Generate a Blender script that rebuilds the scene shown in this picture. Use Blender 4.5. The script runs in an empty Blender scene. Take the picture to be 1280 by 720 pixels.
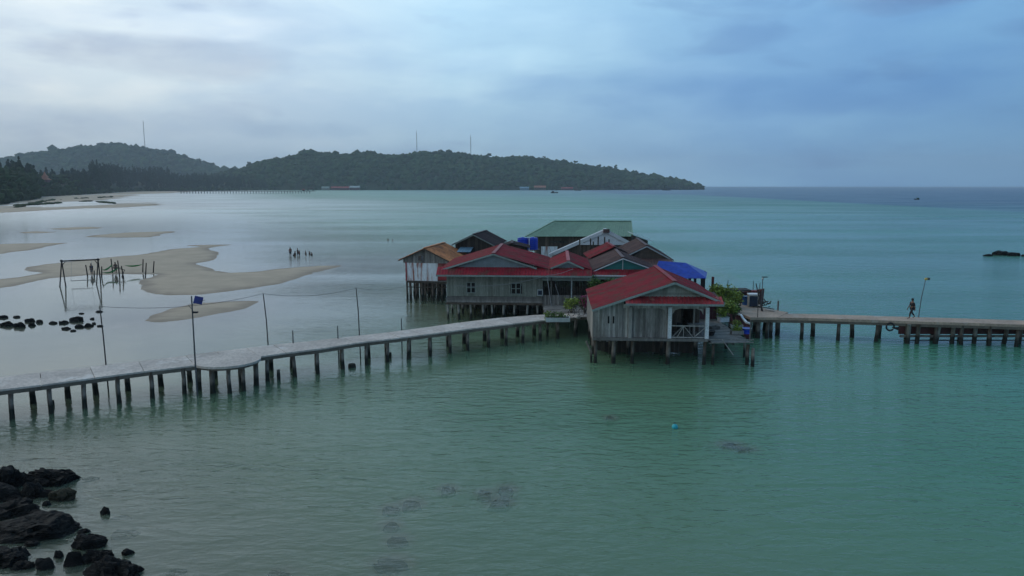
import bpy, bmesh, math, random
import numpy as np
from mathutils import Vector, Matrix, noise
R = math.radians; PI = math.pi
sc = bpy.context.scene
COL = sc.collection
rng = random.Random(7)
nrg = np.random.default_rng(11)
# ---------------------------------------------------------------- camera
CH = 13.0; PIT = R(8.13); F = 900.0
cam = bpy.data.cameras.new('camera'); cam.lens = F/1280*36; cam.sensor_width = 36
cam.clip_start = .3; cam.clip_end = 30000
co = bpy.data.objects.new('camera', cam); COL.objects.link(co)
co.location = (0, 0, CH); co.rotation_euler = (PI/2-PIT, 0, 0); sc.camera = co
def W(px, py, z=0.0):
    u = (px-640)/F; v = (360-py)/F
    d = Vector((u, math.cos(PIT)+v*math.sin(PIT), -math.sin(PIT)+v*math.cos(PIT)))
    t = (z-CH)/d.z
    return Vector((d.x*t, d.y*t, z))
def ZA(py, Y): return CH - Y*math.tan(PIT+math.atan((py-360)/F))
def XA(px, Y, z=3.0): return (px-640)/F*(Y*math.cos(PIT)+(CH-z)*math.sin(PIT))
def PXM(Y): return F/(Y+1.5)
# ---------------------------------------------------------------- mesh builder
class MB:
    def __init__(s): s.v = []; s.f = []; s.r = []
    def poly(s, pts, faces, r=None):
        b = len(s.v); s.v += [tuple(p) for p in pts]
        if r is None: r = rng.random()
        for f in faces: s.f.append([b+i for i in f]); s.r.append(r)
    def box(s, x0, x1, y0, y1, z0, z1, r=None):
        s.poly([(x0,y0,z0),(x1,y0,z0),(x1,y1,z0),(x0,y1,z0),(x0,y0,z1),(x1,y0,z1),(x1,y1,z1),(x0,y1,z1)],
               [(0,3,2,1),(4,5,6,7),(0,1,5,4),(1,2,6,5),(2,3,7,6),(3,0,4,7)], r)
    def prism(s, base, top, r=None):      # base, top: equal loops (ccw seen from above)
        n = len(base); s.poly(list(base)+list(top), [tuple(range(n-1,-1,-1)), tuple(range(n,2*n))]+[(i,(i+1)%n,n+(i+1)%n,n+i) for i in range(n)], r)
    def bar(s, a, b, w, h=None, r=None):  # rectangular bar between two points
        a = Vector(a); b = Vector(b); h = h or w; d = (b-a).normalized()
        up = Vector((0,0,1)) if abs(d.z) < .95 else Vector((0,1,0))
        sx = d.cross(up).normalized()*w/2; sy = sx.cross(d).normalized()*h/2
        s.poly([a-sx-sy,a+sx-sy,a+sx+sy,a-sx+sy,b-sx-sy,b+sx-sy,b+sx+sy,b-sx+sy],
               [(0,3,2,1),(4,5,6,7),(0,1,5,4),(1,2,6,5),(2,3,7,6),(3,0,4,7)], r)
    def tube(s, pts, rad, n=8, r=None):
        pts = [Vector(p) for p in pts]
        if not hasattr(rad, '__len__'): rad = [rad]*len(pts)
        vs = []
        for i, p in enumerate(pts):
            d = (pts[min(i+1,len(pts)-1)]-pts[max(i-1,0)]).normalized()
            up = Vector((0,0,1)) if abs(d.z) < .9 else Vector((1,0,0))
            a = d.cross(up).normalized(); b = d.cross(a)
            for k in range(n):
                t = 2*PI*k/n; vs.append(p+(a*math.cos(t)+b*math.sin(t))*rad[i])
        fs = []
        for i in range(len(pts)-1):
            for k in range(n):
                fs.append((i*n+k, i*n+(k+1)%n, (i+1)*n+(k+1)%n, (i+1)*n+k))
        fs.append(tuple(range(n))); fs.append(tuple((len(pts)-1)*n+k for k in range(n-1,-1,-1)))
        s.poly(vs, fs, r)
    def ball(s, c, rx, ry, rz, n=10, m=6, r=None, jit=0):
        vs = []; fs = []
        for j in range(m+1):
            ph = PI*j/m
            for k in range(n):
                t = 2*PI*k/n; q = 1+rng.uniform(-jit, jit)
                vs.append((c[0]+rx*q*math.sin(ph)*math.cos(t), c[1]+ry*q*math.sin(ph)*math.sin(t), c[2]+rz*q*math.cos(ph)))
        for j in range(m):
            for k in range(n): fs.append((j*n+k, (j+1)*n+k, (j+1)*n+(k+1)%n, j*n+(k+1)%n))
        s.poly(vs, fs, r)
    def corr(s, A, B, C, D, pitch=.3, h=.035, th=.03, r=None, sheet=.9):
        # ribbed sheet: A->B along the eave, D->C along the ridge; sheets differ slightly in tone
        A,B,C,D = map(Vector, (A,B,C,D)); nn = (B-A).cross(D-A).normalized()
        if nn.z < 0: nn = -nn
        L = max((B-A).length, (C-D).length); n = max(2, int(L/pitch)); prof = []
        for i in range(n):
            for q, hh in ((0,0),(.62,0),(.72,h),(.9,h)): prof.append(((i+q)/n, hh))
        prof.append((1,0)); q0 = rng.random(); rs = {}
        for k in range(len(prof)-1):
            (t0,h0),(t1,h1) = prof[k], prof[k+1]
            a0=A.lerp(B,t0)+nn*h0; a1=A.lerp(B,t1)+nn*h1; d0=D.lerp(C,t0)+nn*h0; d1=D.lerp(C,t1)+nn*h1
            key = int(t0*L/sheet); rr = rs.setdefault(key, rng.random()) if r is None else r
            dn = -nn*th
            s.poly([a0,a1,d1,d0,a0+dn,a1+dn,d1+dn,d0+dn],[(0,1,2,3),(7,6,5,4),(0,4,5,1),(2,6,7,3)], rr)
    def planks(s, o, d, L, z0, z1, th=.035, w=.17, holes=(), jit=.012, ragged=0.0):
        # vertical boards from point o along d; z0, z1 numbers or functions of distance
        o = Vector(o); d = Vector(d).normalized(); nr = Vector((d.y,-d.x,0)); t = 0
        fz0 = z0 if callable(z0) else (lambda q: z0); fz1 = z1 if callable(z1) else (lambda q: z1)
        while t < L-.01:
            ww = min(w*rng.uniform(.85,1.15), L-t); ta, tb = t+.006, t+ww-.006; t += ww
            off = nr*rng.uniform(-jit, jit); rr = rng.random(); rag = rng.uniform(-ragged, ragged)
            segs = [(fz0(ta)+rag, fz0(tb)+rag, fz1(ta), fz1(tb))]
            for (h0,h1,a,b) in holes:
                if ta < h1 and tb > h0:
                    new = []
                    for (l0,l1,u0,u1) in segs:
                        if a > max(l0,l1) and b < min(u0,u1): new += [(l0,l1,a,a),(b,b,u0,u1)]
                        elif a <= max(l0,l1) and b < min(u0,u1): new.append((b,b,u0,u1))
                        elif a > max(l0,l1): new.append((l0,l1,a,a))
                    segs = new
            for (l0,l1,u0,u1) in segs:
                if min(u0,u1)-max(l0,l1) < .01: continue
                p = o+d*ta+off; q = o+d*tb+off; b = -nr*th
                base = [Vector((p.x,p.y,l0)),Vector((q.x,q.y,l1)),Vector((q.x+b.x,q.y+b.y,l1)),Vector((p.x+b.x,p.y+b.y,l0))]
                top = [Vector((p.x,p.y,u0)),Vector((q.x,q.y,u1)),Vector((q.x+b.x,q.y+b.y,u1)),Vector((p.x+b.x,p.y+b.y,u0))]
                s.prism(base, top, rr)
    def boards(s, x0, x1, y, z0, z1, h=.18, th=.03, fl=None):   # horizontal boards facing -y; fl(z)->(xa,xb)
        z = z0
        while z < z1-.02:
            zz = min(z+h, z1); xa, xb = (x0,x1) if fl is None else fl(z)
            xc, xd = (x0,x1) if fl is None else fl(zz-.006)
            if xb-xa > .03:
                if xd < xc: xc = xd = (xc+xd)/2
                s.poly([(xa,y-.012,z),(xb,y-.012,z),(xd,y,zz-.006),(xc,y,zz-.006),(xa,y+th,z),(xb,y+th,z),(xd,y+th,zz-.006),(xc,y+th,zz-.006)],
                       [(0,1,2,3),(5,4,7,6),(0,4,5,1),(3,2,6,7),(1,5,6,2),(4,0,3,7)])
            z = zz
    def leaves(s, c, rad, n, size, up=.3, shell=.5):
        for i in range(n):
            d = Vector((rng.gauss(0,1),rng.gauss(0,1),rng.gauss(0,1))).normalized()
            q = (shell+(1-shell)*rng.random())*(.8+.35*noise.noise(d*2.3+Vector(c)))
            p = Vector(c)+Vector((d.x*rad[0]*q, d.y*rad[1]*q, d.z*rad[2]*q))
            a = Vector((rng.gauss(0,1),rng.gauss(0,1),rng.gauss(0,.6)+up)).normalized()
            b = a.cross(Vector((rng.gauss(0,1),rng.gauss(0,1),rng.gauss(0,1)))).normalized()
            z = size*rng.uniform(.6,1.4)
            s.poly([p, p+a*z*.5+b*z*.22, p+a*z, p+a*z*.5-b*z*.22], [(0,1,2,3)])
    def build(s, name, m, parent=None, smooth=False):
        me = bpy.data.meshes.new(name); me.from_pydata(s.v, [], s.f)
        at = me.attributes.new('rnd', 'FLOAT', 'FACE'); at.data.foreach_set('value', s.r)
        me.materials.append(m); me.update()
        if smooth: me.polygons.foreach_set('use_smooth', [True]*len(me.polygons))
        o = bpy.data.objects.new(name, me); COL.objects.link(o)
        if parent: o.parent = parent
        return o
def npmesh(name, verts, faces, m, rnd=None, smooth=False):
    me = bpy.data.meshes.new(name); nv = len(verts); nf, k = faces.shape
    me.vertices.add(nv); me.vertices.foreach_set('co', verts.astype(np.float32).ravel())
    me.loops.add(nf*k); me.loops.foreach_set('vertex_index', faces.astype(np.int32).ravel())
    me.polygons.add(nf); me.polygons.foreach_set('loop_start', np.arange(0,nf*k,k,dtype=np.int32))
    me.polygons.foreach_set('use_smooth', np.full(nf, smooth))
    if rnd is not None:
        at = me.attributes.new('rnd','FLOAT','FACE'); at.data.foreach_set('value', rnd.astype(np.float32))
    me.materials.append(m); me.update(calc_edges=True); me.validate()
    o = bpy.data.objects.new(name, me); COL.objects.link(o); return o
def tag(o, label=None, cat=None, group=None, kind=None):
    if label: o['label'] = label
    if cat: o['category'] = cat
    if group: o['group'] = group
    if kind: o['kind'] = kind
    return o
def thing(name, label, cat, loc=(0,0,0), rz=0, group=None):
    o = bpy.data.objects.new(name, None); COL.objects.link(o); o.empty_display_size = .3
    o.location = loc; o.rotation_euler = (0,0,rz); return tag(o, label, cat, group)
def dup(o, parent, loc=None, rot=None, scale=None):
    c = o.copy(); COL.objects.link(c); c.parent = parent
    if loc is not None: c.location = loc
    if rot is not None: c.rotation_euler = rot
    if scale is not None: c.scale = scale
    return c
# ---------------------------------------------------------------- materials
def newmat(name):
    m = bpy.data.materials.new(name); m.use_nodes = True; nt = m.node_tree
    for n in list(nt.nodes):
        if n.type != 'OUTPUT_MATERIAL': nt.nodes.remove(n)
    return m, nt, nt.nodes['Material Output']
def N(nt, t, **kw):
    n = nt.nodes.new(t)
    for k, v in kw.items():
        if k.startswith('_'): n.inputs[k[1:].replace('_',' ')].default_value = v
        else: setattr(n, k, v)
    return n
def mathn(nt, op, a, b=None, c=None, clamp=False):
    n = nt.nodes.new('ShaderNodeMath'); n.operation = op; n.use_clamp = clamp
    for i, q in enumerate((a,b,c)):
        if q is None: continue
        if isinstance(q, (int,float)): n.inputs[i].default_value = q
        else: nt.links.new(q, n.inputs[i])
    return n.outputs[0]
def mixc(nt, f, a, b, mode='MIX'):
    n = nt.nodes.new('ShaderNodeMix'); n.data_type = 'RGBA'; n.blend_type = mode
    for i, q in ((0,f),(6,a),(7,b)):
        if isinstance(q, (int,float)): n.inputs[i].default_value = q
        elif isinstance(q, tuple): n.inputs[i].default_value = (*q[:3],1)
        else: nt.links.new(q, n.inputs[i])
    return n.outputs[2]
def ramp(nt, fac, stops):
    n = nt.nodes.new('ShaderNodeValToRGB'); e = n.color_ramp.elements
    for i, (p, c) in enumerate(stops):
        el = e[i] if i < 2 else e.new(p)
        el.position = p; el.color = (*c,1) if isinstance(c, tuple) else (c,c,c,1)
    nt.links.new(fac, n.inputs[0]); return n.outputs[0]
def noisen(nt, vec, scale, detail=4, rough=.55, dist=0):
    n = N(nt, 'ShaderNodeTexNoise'); n.inputs['Scale'].default_value = scale; n.inputs['Detail'].default_value = detail
    n.inputs['Roughness'].default_value = rough; n.inputs['Distortion'].default_value = dist
    if vec is not None: nt.links.new(vec, n.inputs['Vector'])
    return n.outputs['Fac']
def mapped(nt, vec, scale, rot=(0,0,0), loc=(0,0,0)):
    n = N(nt, 'ShaderNodeMapping'); n.inputs['Scale'].default_value = scale; n.inputs['Rotation'].default_value = rot
    n.inputs['Location'].default_value = loc
    nt.links.new(vec, n.inputs['Vector']); return n.outputs[0]
def surf(name, c1, c2=None, rough=.8, sc_=1.5, lo=.35, hi=.7, rnd=.35, stretch=(1,1,1), stain=None, stain_amt=.5,
         stain_sc=.8, wet=False, bump=.15, fine=12, metal=0, trans=0, spec=.35, bd=.03):
    """weathered surface: two tones by noise, per-piece tone change, stains with shapes of their own"""
    m, nt, out = newmat(name); p = N(nt,'ShaderNodeBsdfPrincipled'); nt.links.new(p.outputs[0], out.inputs[0])
    tc = N(nt,'ShaderNodeTexCoord'); g = N(nt,'ShaderNodeNewGeometry'); oc = mapped(nt, tc.outputs['Object'], stretch)
    c2 = c2 or tuple(q*.6 for q in c1)
    f = ramp(nt, noisen(nt, oc, sc_, 6, .6), [(lo,0.0),(hi,1.0)])
    col = mixc(nt, f, c1, c2)
    fn = ramp(nt, noisen(nt, oc, fine, 5, .65), [(.3,.72),(.7,1.22)])
    col = mixc(nt, 1.0, col, fn, 'MULTIPLY')
    at = N(nt,'ShaderNodeAttribute'); at.attribute_name = 'rnd'
    rv = mathn(nt,'MULTIPLY_ADD', at.outputs['Fac'], 2*rnd, 1-rnd)
    cb = N(nt,'ShaderNodeCombineColor'); [nt.links.new(rv, cb.inputs[i]) for i in range(3)]
    col = mixc(nt, 1.0, col, cb.outputs[0], 'MULTIPLY')
    if stain:
        sf = ramp(nt, noisen(nt, mapped(nt, tc.outputs['Object'], stretch, loc=(3,7,1)), stain_sc, 7, .65, .4), [(.62-.25*stain_amt,0.0),(.72-.15*stain_amt,1.0)])
        col = mixc(nt, sf, col, stain)
    if wet:   # tide mark: dark weed and barnacles on the lowest part
        sp = N(nt,'ShaderNodeSeparateXYZ'); nt.links.new(g.outputs['Position'], sp.inputs[0])
        zn = mathn(nt,'ADD', sp.outputs[2], mathn(nt,'MULTIPLY', noisen(nt, g.outputs['Position'], 3), .5))
        wf = ramp(nt, mathn(nt,'MULTIPLY', zn, .5), [(.38,1.0),(.56,0.0)])
        col = mixc(nt, wf, col, (.018,.02,.016))
    nt.links.new(col, p.inputs['Base Color'])
    p.inputs['Roughness'].default_value = rough; p.inputs['Metallic'].default_value = metal
    p.inputs['Specular IOR Level'].default_value = spec
    if bump:
        b = N(nt,'ShaderNodeBump'); b.inputs['Strength'].default_value = bump; b.inputs['Distance'].default_value = bd
        nt.links.new(noisen(nt, oc, fine, 5, .65), b.inputs['Height']); nt.links.new(b.outputs[0], p.inputs['Normal'])
    return m
M = {}
M['wood'] = surf('weathered_grey_wood', (.27,.262,.25), (.14,.135,.13), rnd=.42, stretch=(1,1,.18), sc_=2.2, stain=(.10,.095,.085), stain_amt=.35)
M['woodlt'] = surf('pale_grey_wood', (.40,.39,.37), (.22,.215,.21), rnd=.36, stretch=(1,1,.18), sc_=2, stain=(.16,.15,.13), stain_amt=.3)
M['woodgreen'] = surf('grey_green_painted_boards', (.25,.275,.245), (.165,.185,.165), rnd=.22, stretch=(1,1,.2), sc_=1.2, stain=(.12,.12,.10), stain_amt=.3)
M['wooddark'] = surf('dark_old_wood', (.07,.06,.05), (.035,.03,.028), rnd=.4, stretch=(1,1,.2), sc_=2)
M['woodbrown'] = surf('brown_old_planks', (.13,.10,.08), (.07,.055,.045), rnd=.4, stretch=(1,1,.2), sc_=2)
M['woodbluegrey'] = surf('blue_grey_gable_boards', (.19,.24,.27), (.13,.17,.19), rnd=.14, stretch=(1,1,1), sc_=1.5)
M['deckwood'] = surf('worn_deck_planks', (.25,.235,.215), (.15,.14,.13), rnd=.35, sc_=1.5, stain=(.07,.065,.06), stain_amt=.45)
M['red'] = surf('red_painted_sheet', (.32,.023,.038), (.22,.017,.028), rough=.6, spec=.18, rnd=.16, sc_=.5, stain=(.15,.055,.045), stain_amt=.6, stain_sc=.9, bump=.05, fine=5)
M['redfaded'] = surf('faded_red_sheet', (.33,.035,.042), (.20,.022,.03), rough=.55, rnd=.22, sc_=.6, stain=(.30,.16,.12), stain_amt=.25, stain_sc=1.4, bump=.05, fine=5)
M['brownroof'] = surf('rusty_brown_sheet', (.115,.062,.058), (.07,.04,.04), rough=.65, rnd=.25, sc_=.6, stain=(.16,.10,.085), stain_amt=.3, bump=.05, fine=5)
M['darkroof'] = surf('dark_maroon_sheet', (.055,.028,.03), (.035,.02,.022), rough=.65, rnd=.25, sc_=.6, bump=.05, fine=5)
M['orange'] = surf('orange_rust_sheet', (.60,.25,.10), (.40,.16,.075), rough=.75, rnd=.18, sc_=.7, stain=(.14,.07,.05), stain_amt=.4, bump=.05, fine=5)
M['green'] = surf('green_painted_sheet', (.18,.29,.20), (.15,.25,.175), rough=.5, rnd=.06, sc_=.3, bump=.03, fine=4)
M['white'] = surf('white_paint', (.72,.76,.80), (.58,.62,.66), rough=.55, rnd=.06, sc_=1, stain=(.36,.34,.32), stain_amt=.12, bump=.05)
M['whiterust'] = surf('white_sheet_rusting', (.86,.90,.95), (.72,.78,.84), rough=.55, rnd=.14, stretch=(1.8,1.8,.2), sc_=1, stain=(.30,.09,.05), stain_amt=.55, stain_sc=1.3, bump=.05)
M['trim'] = surf('grey_green_trim_paint', (.26,.32,.31), (.20,.25,.24), rough=.6, rnd=.1, sc_=1)
M['trimlt'] = surf('pale_trim_paint', (.45,.52,.54), (.34,.40,.42), rough=.6, rnd=.1, sc_=1)
M['teal'] = surf('teal_painted_boards', (.02,.16,.15), (.016,.12,.12), rough=.6, rnd=.12, sc_=1)
M['concrete'] = surf('pier_concrete', (.60,.535,.485), (.42,.375,.345), rough=.85, rnd=.12, sc_=.5, stain=(.66,.63,.60), stain_amt=.25, stain_sc=.8, bump=.2, fine=6)
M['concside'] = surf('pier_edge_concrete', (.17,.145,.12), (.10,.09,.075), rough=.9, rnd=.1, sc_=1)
M['concwarm'] = surf('worn_brown_concrete', (.45,.34,.265), (.31,.245,.20), rough=.85, rnd=.12, sc_=.6, stain=(.46,.42,.39), stain_amt=.2, stain_sc=.8, bump=.2, fine=6)
M['pile'] = surf('pile_weathered', (.22,.20,.18), (.11,.095,.085), rnd=.4, stretch=(1,1,.3), sc_=2.5, wet=True, stain=(.10,.055,.04), stain_amt=.4)
M['pilelt'] = surf('pile_concrete', (.36,.35,.335), (.22,.21,.20), rnd=.2, stretch=(1,1,.4), sc_=2, wet=True)
M['blue'] = surf('blue_plastic', (.012,.055,.55), (.01,.045,.42), rough=.4, rnd=.05, sc_=1, bump=0)
M['bluetarp'] = surf('blue_tarpaulin', (.018,.06,.44), (.014,.045,.32), rough=.45, rnd=.08, sc_=.8, bump=.1, fine=3)
M['paleblue'] = surf('faded_blue_sheet', (.16,.28,.38), (.12,.22,.30), rough=.5, rnd=.1, sc_=1)
M['navy'] = surf('navy_glass', (.02,.035,.07), (.015,.025,.05), rough=.25, rnd=.05, sc_=1, bump=0)
M['black'] = surf('dark_opening', (.012,.012,.013), (.008,.008,.009), rough=.9, rnd=.1, sc_=1, bump=0)
M['metalpole'] = surf('dull_galvanised_pole', (.10,.11,.12), (.06,.065,.07), rough=.6, rnd=.1, sc_=3)
M['polewood'] = surf('thin_dark_stake', (.045,.042,.045), (.03,.028,.03), rough=.8, rnd=.2, sc_=3)
M['wire'] = surf('wire', (.05,.055,.06), (.04,.04,.05), rough=.7, bump=0)
M['wirelt'] = surf('pale_cable', (.32,.34,.36), (.26,.28,.3), rough=.7, bump=0)
M['maroon'] = surf('maroon_sheet_wall', (.15,.05,.07), (.09,.035,.05), rough=.7, rnd=.3, sc_=1.5, stain=(.22,.15,.16), stain_amt=.3)
M['darkred'] = surf('dark_red_paint', (.10,.025,.025), (.05,.018,.018), rough=.6, rnd=.2, sc_=1)
M['leafA'] = surf('leaf_mid_green', (.075,.15,.028), (.045,.095,.02), rough=.6, rnd=.5, sc_=1.5, bump=0)
M['leafB'] = surf('leaf_bright_green', (.22,.30,.045), (.12,.18,.035), rough=.6, rnd=.5, sc_=1.5, bump=0)
M['leafPink'] = surf('pink_blossom', (.30,.03,.12), (.16,.02,.07), rough=.6, rnd=.5, sc_=1.5, bump=0)
M['forest'] = surf('forest_foliage', (.038,.070,.022), (.019,.040,.019), rough=.8, rnd=.65, sc_=.010, bump=0, fine=.15, spec=.1)
M['casuarina'] = surf('casuarina_foliage', (.020,.040,.022), (.014,.028,.017), rough=.8, rnd=.35, sc_=.02, bump=0, fine=.3, spec=.1)
M['mangrove'] = surf('mangrove_foliage', (.030,.062,.018), (.016,.034,.012), rough=.8, rnd=.45, sc_=.03, bump=0, fine=.3, spec=.1)
M['bark'] = surf('bark', (.09,.075,.06), (.05,.04,.035), rough=.9, rnd=.2, sc_=2)
M['rock'] = surf('wet_dark_rock', (.014,.0145,.015), (.007,.0075,.008), rough=.7, rnd=0, sc_=1.6, stain=(.035,.036,.035), stain_amt=.2, stain_sc=2.2, bump=.9, fine=5, spec=.12, bd=.10)
M['rockbrown'] = surf('weedy_brown_rock', (.05,.045,.028), (.015,.015,.013), rough=.6, rnd=0, sc_=2.5, bump=.9, fine=6, spec=.12)
M['rocksub'] = surf('sunken_rock', (.012,.011,.010), (.006,.006,.006), rough=.9, rnd=0, sc_=2.5, bump=.3, fine=6, spec=.1)
M['skin'] = surf('brown_skin', (.16,.085,.055), (.13,.07,.045), rough=.6, rnd=0, bump=0)
M['hair'] = surf('black_hair', (.012,.010,.009), (.008,.007,.007), rough=.6, rnd=0, bump=0)
M['clothnavy'] = surf('navy_cloth', (.02,.025,.06), (.015,.018,.04), rough=.9, rnd=0, bump=0)
M['clothdark'] = surf('dark_cloth', (.03,.03,.035), (.02,.02,.024), rough=.9, rnd=0, bump=0)
M['clothgrey'] = surf('grey_brown_cloth', (.10,.085,.08), (.07,.06,.06), rough=.9, rnd=0, bump=0)
M['clothred'] = surf('dull_red_cloth', (.18,.05,.045), (.12,.035,.03), rough=.9, rnd=0, bump=0)
M['hammock'] = surf('green_net_cloth', (.03,.26,.06), (.02,.18,.05), rough=.8, rnd=.1, bump=0)
M['buoy'] = surf('cyan_buoy_plastic', (.03,.42,.50), (.03,.36,.45), rough=.35, rnd=0, bump=0)
M['mast'] = surf('mast_steel', (.16,.15,.16), (.13,.12,.13), rough=.6, rnd=0, bump=0)
M['lamp'] = surf('lamp_housing', (.5,.52,.5), (.4,.42,.4), rough=.4, rnd=0, bump=0)
M['yellow'] = surf('yellow_lamp_cover', (.55,.42,.12), (.45,.34,.1), rough=.4, rnd=0, bump=0)
M['pinkroof'] = surf('salmon_tile_roof', (.42,.17,.11), (.32,.13,.09), rough=.8, rnd=0, bump=0)
M['land'] = surf('scrub_ground', (.05,.06,.03), (.035,.045,.022), rough=.95, rnd=0, sc_=.02, bump=0, fine=.2)
# ---------------------------------------------------------------- world + sun
w = bpy.data.worlds.new('World'); sc.world = w; w.use_nodes = True; nt = w.node_tree
bg = nt.nodes['Background']; bg.inputs[1].default_value = .1
sky = N(nt,'ShaderNodeTexSky'); sky.sky_type = 'NISHITA'; sky.sun_disc = False
SUN_EL, SUN_AZ = 32, -62           # azimuth from +Y towards +X
sky.sun_elevation = R(SUN_EL); sky.sun_rotation = R(SUN_AZ); sky.air_density = 1.2; sky.dust_density = 2.0
tc = N(nt,'ShaderNodeTexCoord'); dirv = tc.outputs['Generated']
sp = N(nt,'ShaderNodeSeparateXYZ'); nt.links.new(dirv, sp.inputs[0]); X_, Y_, Z_ = sp.outputs
zc = mathn(nt,'MAXIMUM', Z_, 0.0); zd = mathn(nt,'ADD', zc, .16)
cb = N(nt,'ShaderNodeCombineXYZ'); nt.links.new(mathn(nt,'DIVIDE',X_,zd), cb.inputs[0]); nt.links.new(mathn(nt,'DIVIDE',Y_,zd), cb.inputs[1])
cv = cb.outputs[0]
nA = noisen(nt, mapped(nt, dirv, (3.0,3.0,11), loc=(2.3,.6,0)), 1.0, 7, .50, .35)       # big banks
nB = noisen(nt, mapped(nt, dirv, (6.5,6.5,21), loc=(5.7,3.1,0)), 1.0, 7, .5, .35)     # smaller puffs
horiz = ramp(nt, mathn(nt,'MULTIPLY_ADD', X_, .5, .5), [(.12,(.50,.56,.62)),(.34,(.46,.57,.65)),(.5,(.34,.51,.63)),(.66,(.18,.37,.59)),(.8,(.10,.26,.46)),(1.0,(.09,.2,.36))])
top = ramp(nt, mathn(nt,'MULTIPLY_ADD', X_, .5, .5), [(.15,(.68,.76,.80)),(.34,(.64,.77,.85)),(.46,(.43,.66,.84)),(.6,(.27,.49,.71)),(.75,(.165,.36,.61)),(1.0,(.15,.30,.50))])
base = mixc(nt, ramp(nt, zc, [(.02,0.0),(.22,1.0)]), horiz, top)
dk = ramp(nt, nA, [(.44,0.0),(.60,1.0)])
base = mixc(nt, mathn(nt,'MULTIPLY', dk, .6), base, mixc(nt, 1.0, base, (.66,.74,.88), 'MULTIPLY'))
lt = ramp(nt, nB, [(.50,0.0),(.72,1.0)])
base = mixc(nt, mathn(nt,'MULTIPLY', lt, .5), base, mixc(nt, 1.0, base, (1.35,1.22,1.12), 'MULTIPLY'))
dk2 = ramp(nt, nB, [(.30,1.0),(.44,0.0)])
base = mixc(nt, mathn(nt,'MULTIPLY', dk2, .8), base, mixc(nt, 1.0, base, (.76,.78,.86), 'MULTIPLY'))
def bank(cx, cz, rx, rz, amt, colr):
    global base
    ex = mathn(nt,'DIVIDE', mathn(nt,'SUBTRACT', X_, cx), rx); ez = mathn(nt,'DIVIDE', mathn(nt,'SUBTRACT', Z_, cz), rz)
    rr = mathn(nt,'ADD', mathn(nt,'MULTIPLY',ex,ex), mathn(nt,'MULTIPLY',ez,ez)); nn_ = noisen(nt, mapped(nt, dirv, (7,7,22), loc=(cx*9,cz*7,1)), 1.0, 6, .5, .4)
    f_ = mathn(nt,'SUBTRACT', mathn(nt,'ADD', 1.0, mathn(nt,'MULTIPLY_ADD', nn_, 2.4, -1.2)), rr); f_ = ramp(nt, f_, [(.0,0.0),(.9,1.0)])
    front = ramp(nt, Y_, [(.2,0.0),(.4,1.0)])
    base = mixc(nt, mathn(nt,'MULTIPLY', mathn(nt,'MULTIPLY', f_, front), amt), base, mixc(nt,1.0,base,colr,'MULTIPLY'))
bank(.36,.112,.36,.030,.6,(.60,.71,.87)); bank(.12,.128,.2,.022,.5,(.66,.75,.87)); bank(.46,.222,.09,.028,.8,(.78,.68,.74)); bank(.60,.17,.07,.014,.6,(.70,.72,.82)); bank(-.40,.152,.15,.028,.75,(.76,.76,.82)); bank(-.50,.075,.20,.022,.6,(.74,.78,.85)); bank(-.27,.072,.09,.014,.5,(.74,.80,.88))
bank(-.42,.192,.16,.020,.6,(1.25,1.18,1.12)); bank(.02,.165,.13,.022,.5,(1.22,1.16,1.10))
# dusk side and zenith are dimmer than the sky in view
dim = ramp(nt, mathn(nt,'MULTIPLY_ADD', Y_, .5, .5), [(.0,.62),(.5,.8),(.8,1.0)])
zen = ramp(nt, zc, [(.25,1.0),(.75,.75)])
base = mixc(nt, 1.0, base, dim, 'MULTIPLY'); base = mixc(nt, 1.0, base, zen, 'MULTIPLY')
base = mixc(nt, 1.0, base, (12.5,12.5,12.5), 'MULTIPLY')
nt.links.new(mixc(nt, .93, sky.outputs[0], base), bg.inputs[0])
sl = bpy.data.lights.new('sun','SUN'); sl.energy = .5; sl.angle = R(30); sl.color = (1,.96,.9)
so = bpy.data.objects.new('sun', sl); COL.objects.link(so)
sd = Vector((math.sin(R(SUN_AZ))*math.cos(R(SUN_EL)), math.cos(R(SUN_AZ))*math.cos(R(SUN_EL)), math.sin(R(SUN_EL))))
so.rotation_euler = sd.to_track_quat('Z','Y').to_euler(); so.location = (-60,40,60)
sc.view_settings.view_transform = 'Standard'; sc.view_settings.look = 'None'; sc.view_settings.exposure = 0.05; sc.view_settings.gamma = 1
sc.view_settings.use_curve_mapping = False
sc.cycles.max_bounces = 6; sc.cycles.volume_bounces = 1; sc.cycles.transparent_max_bounces = 12
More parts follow.
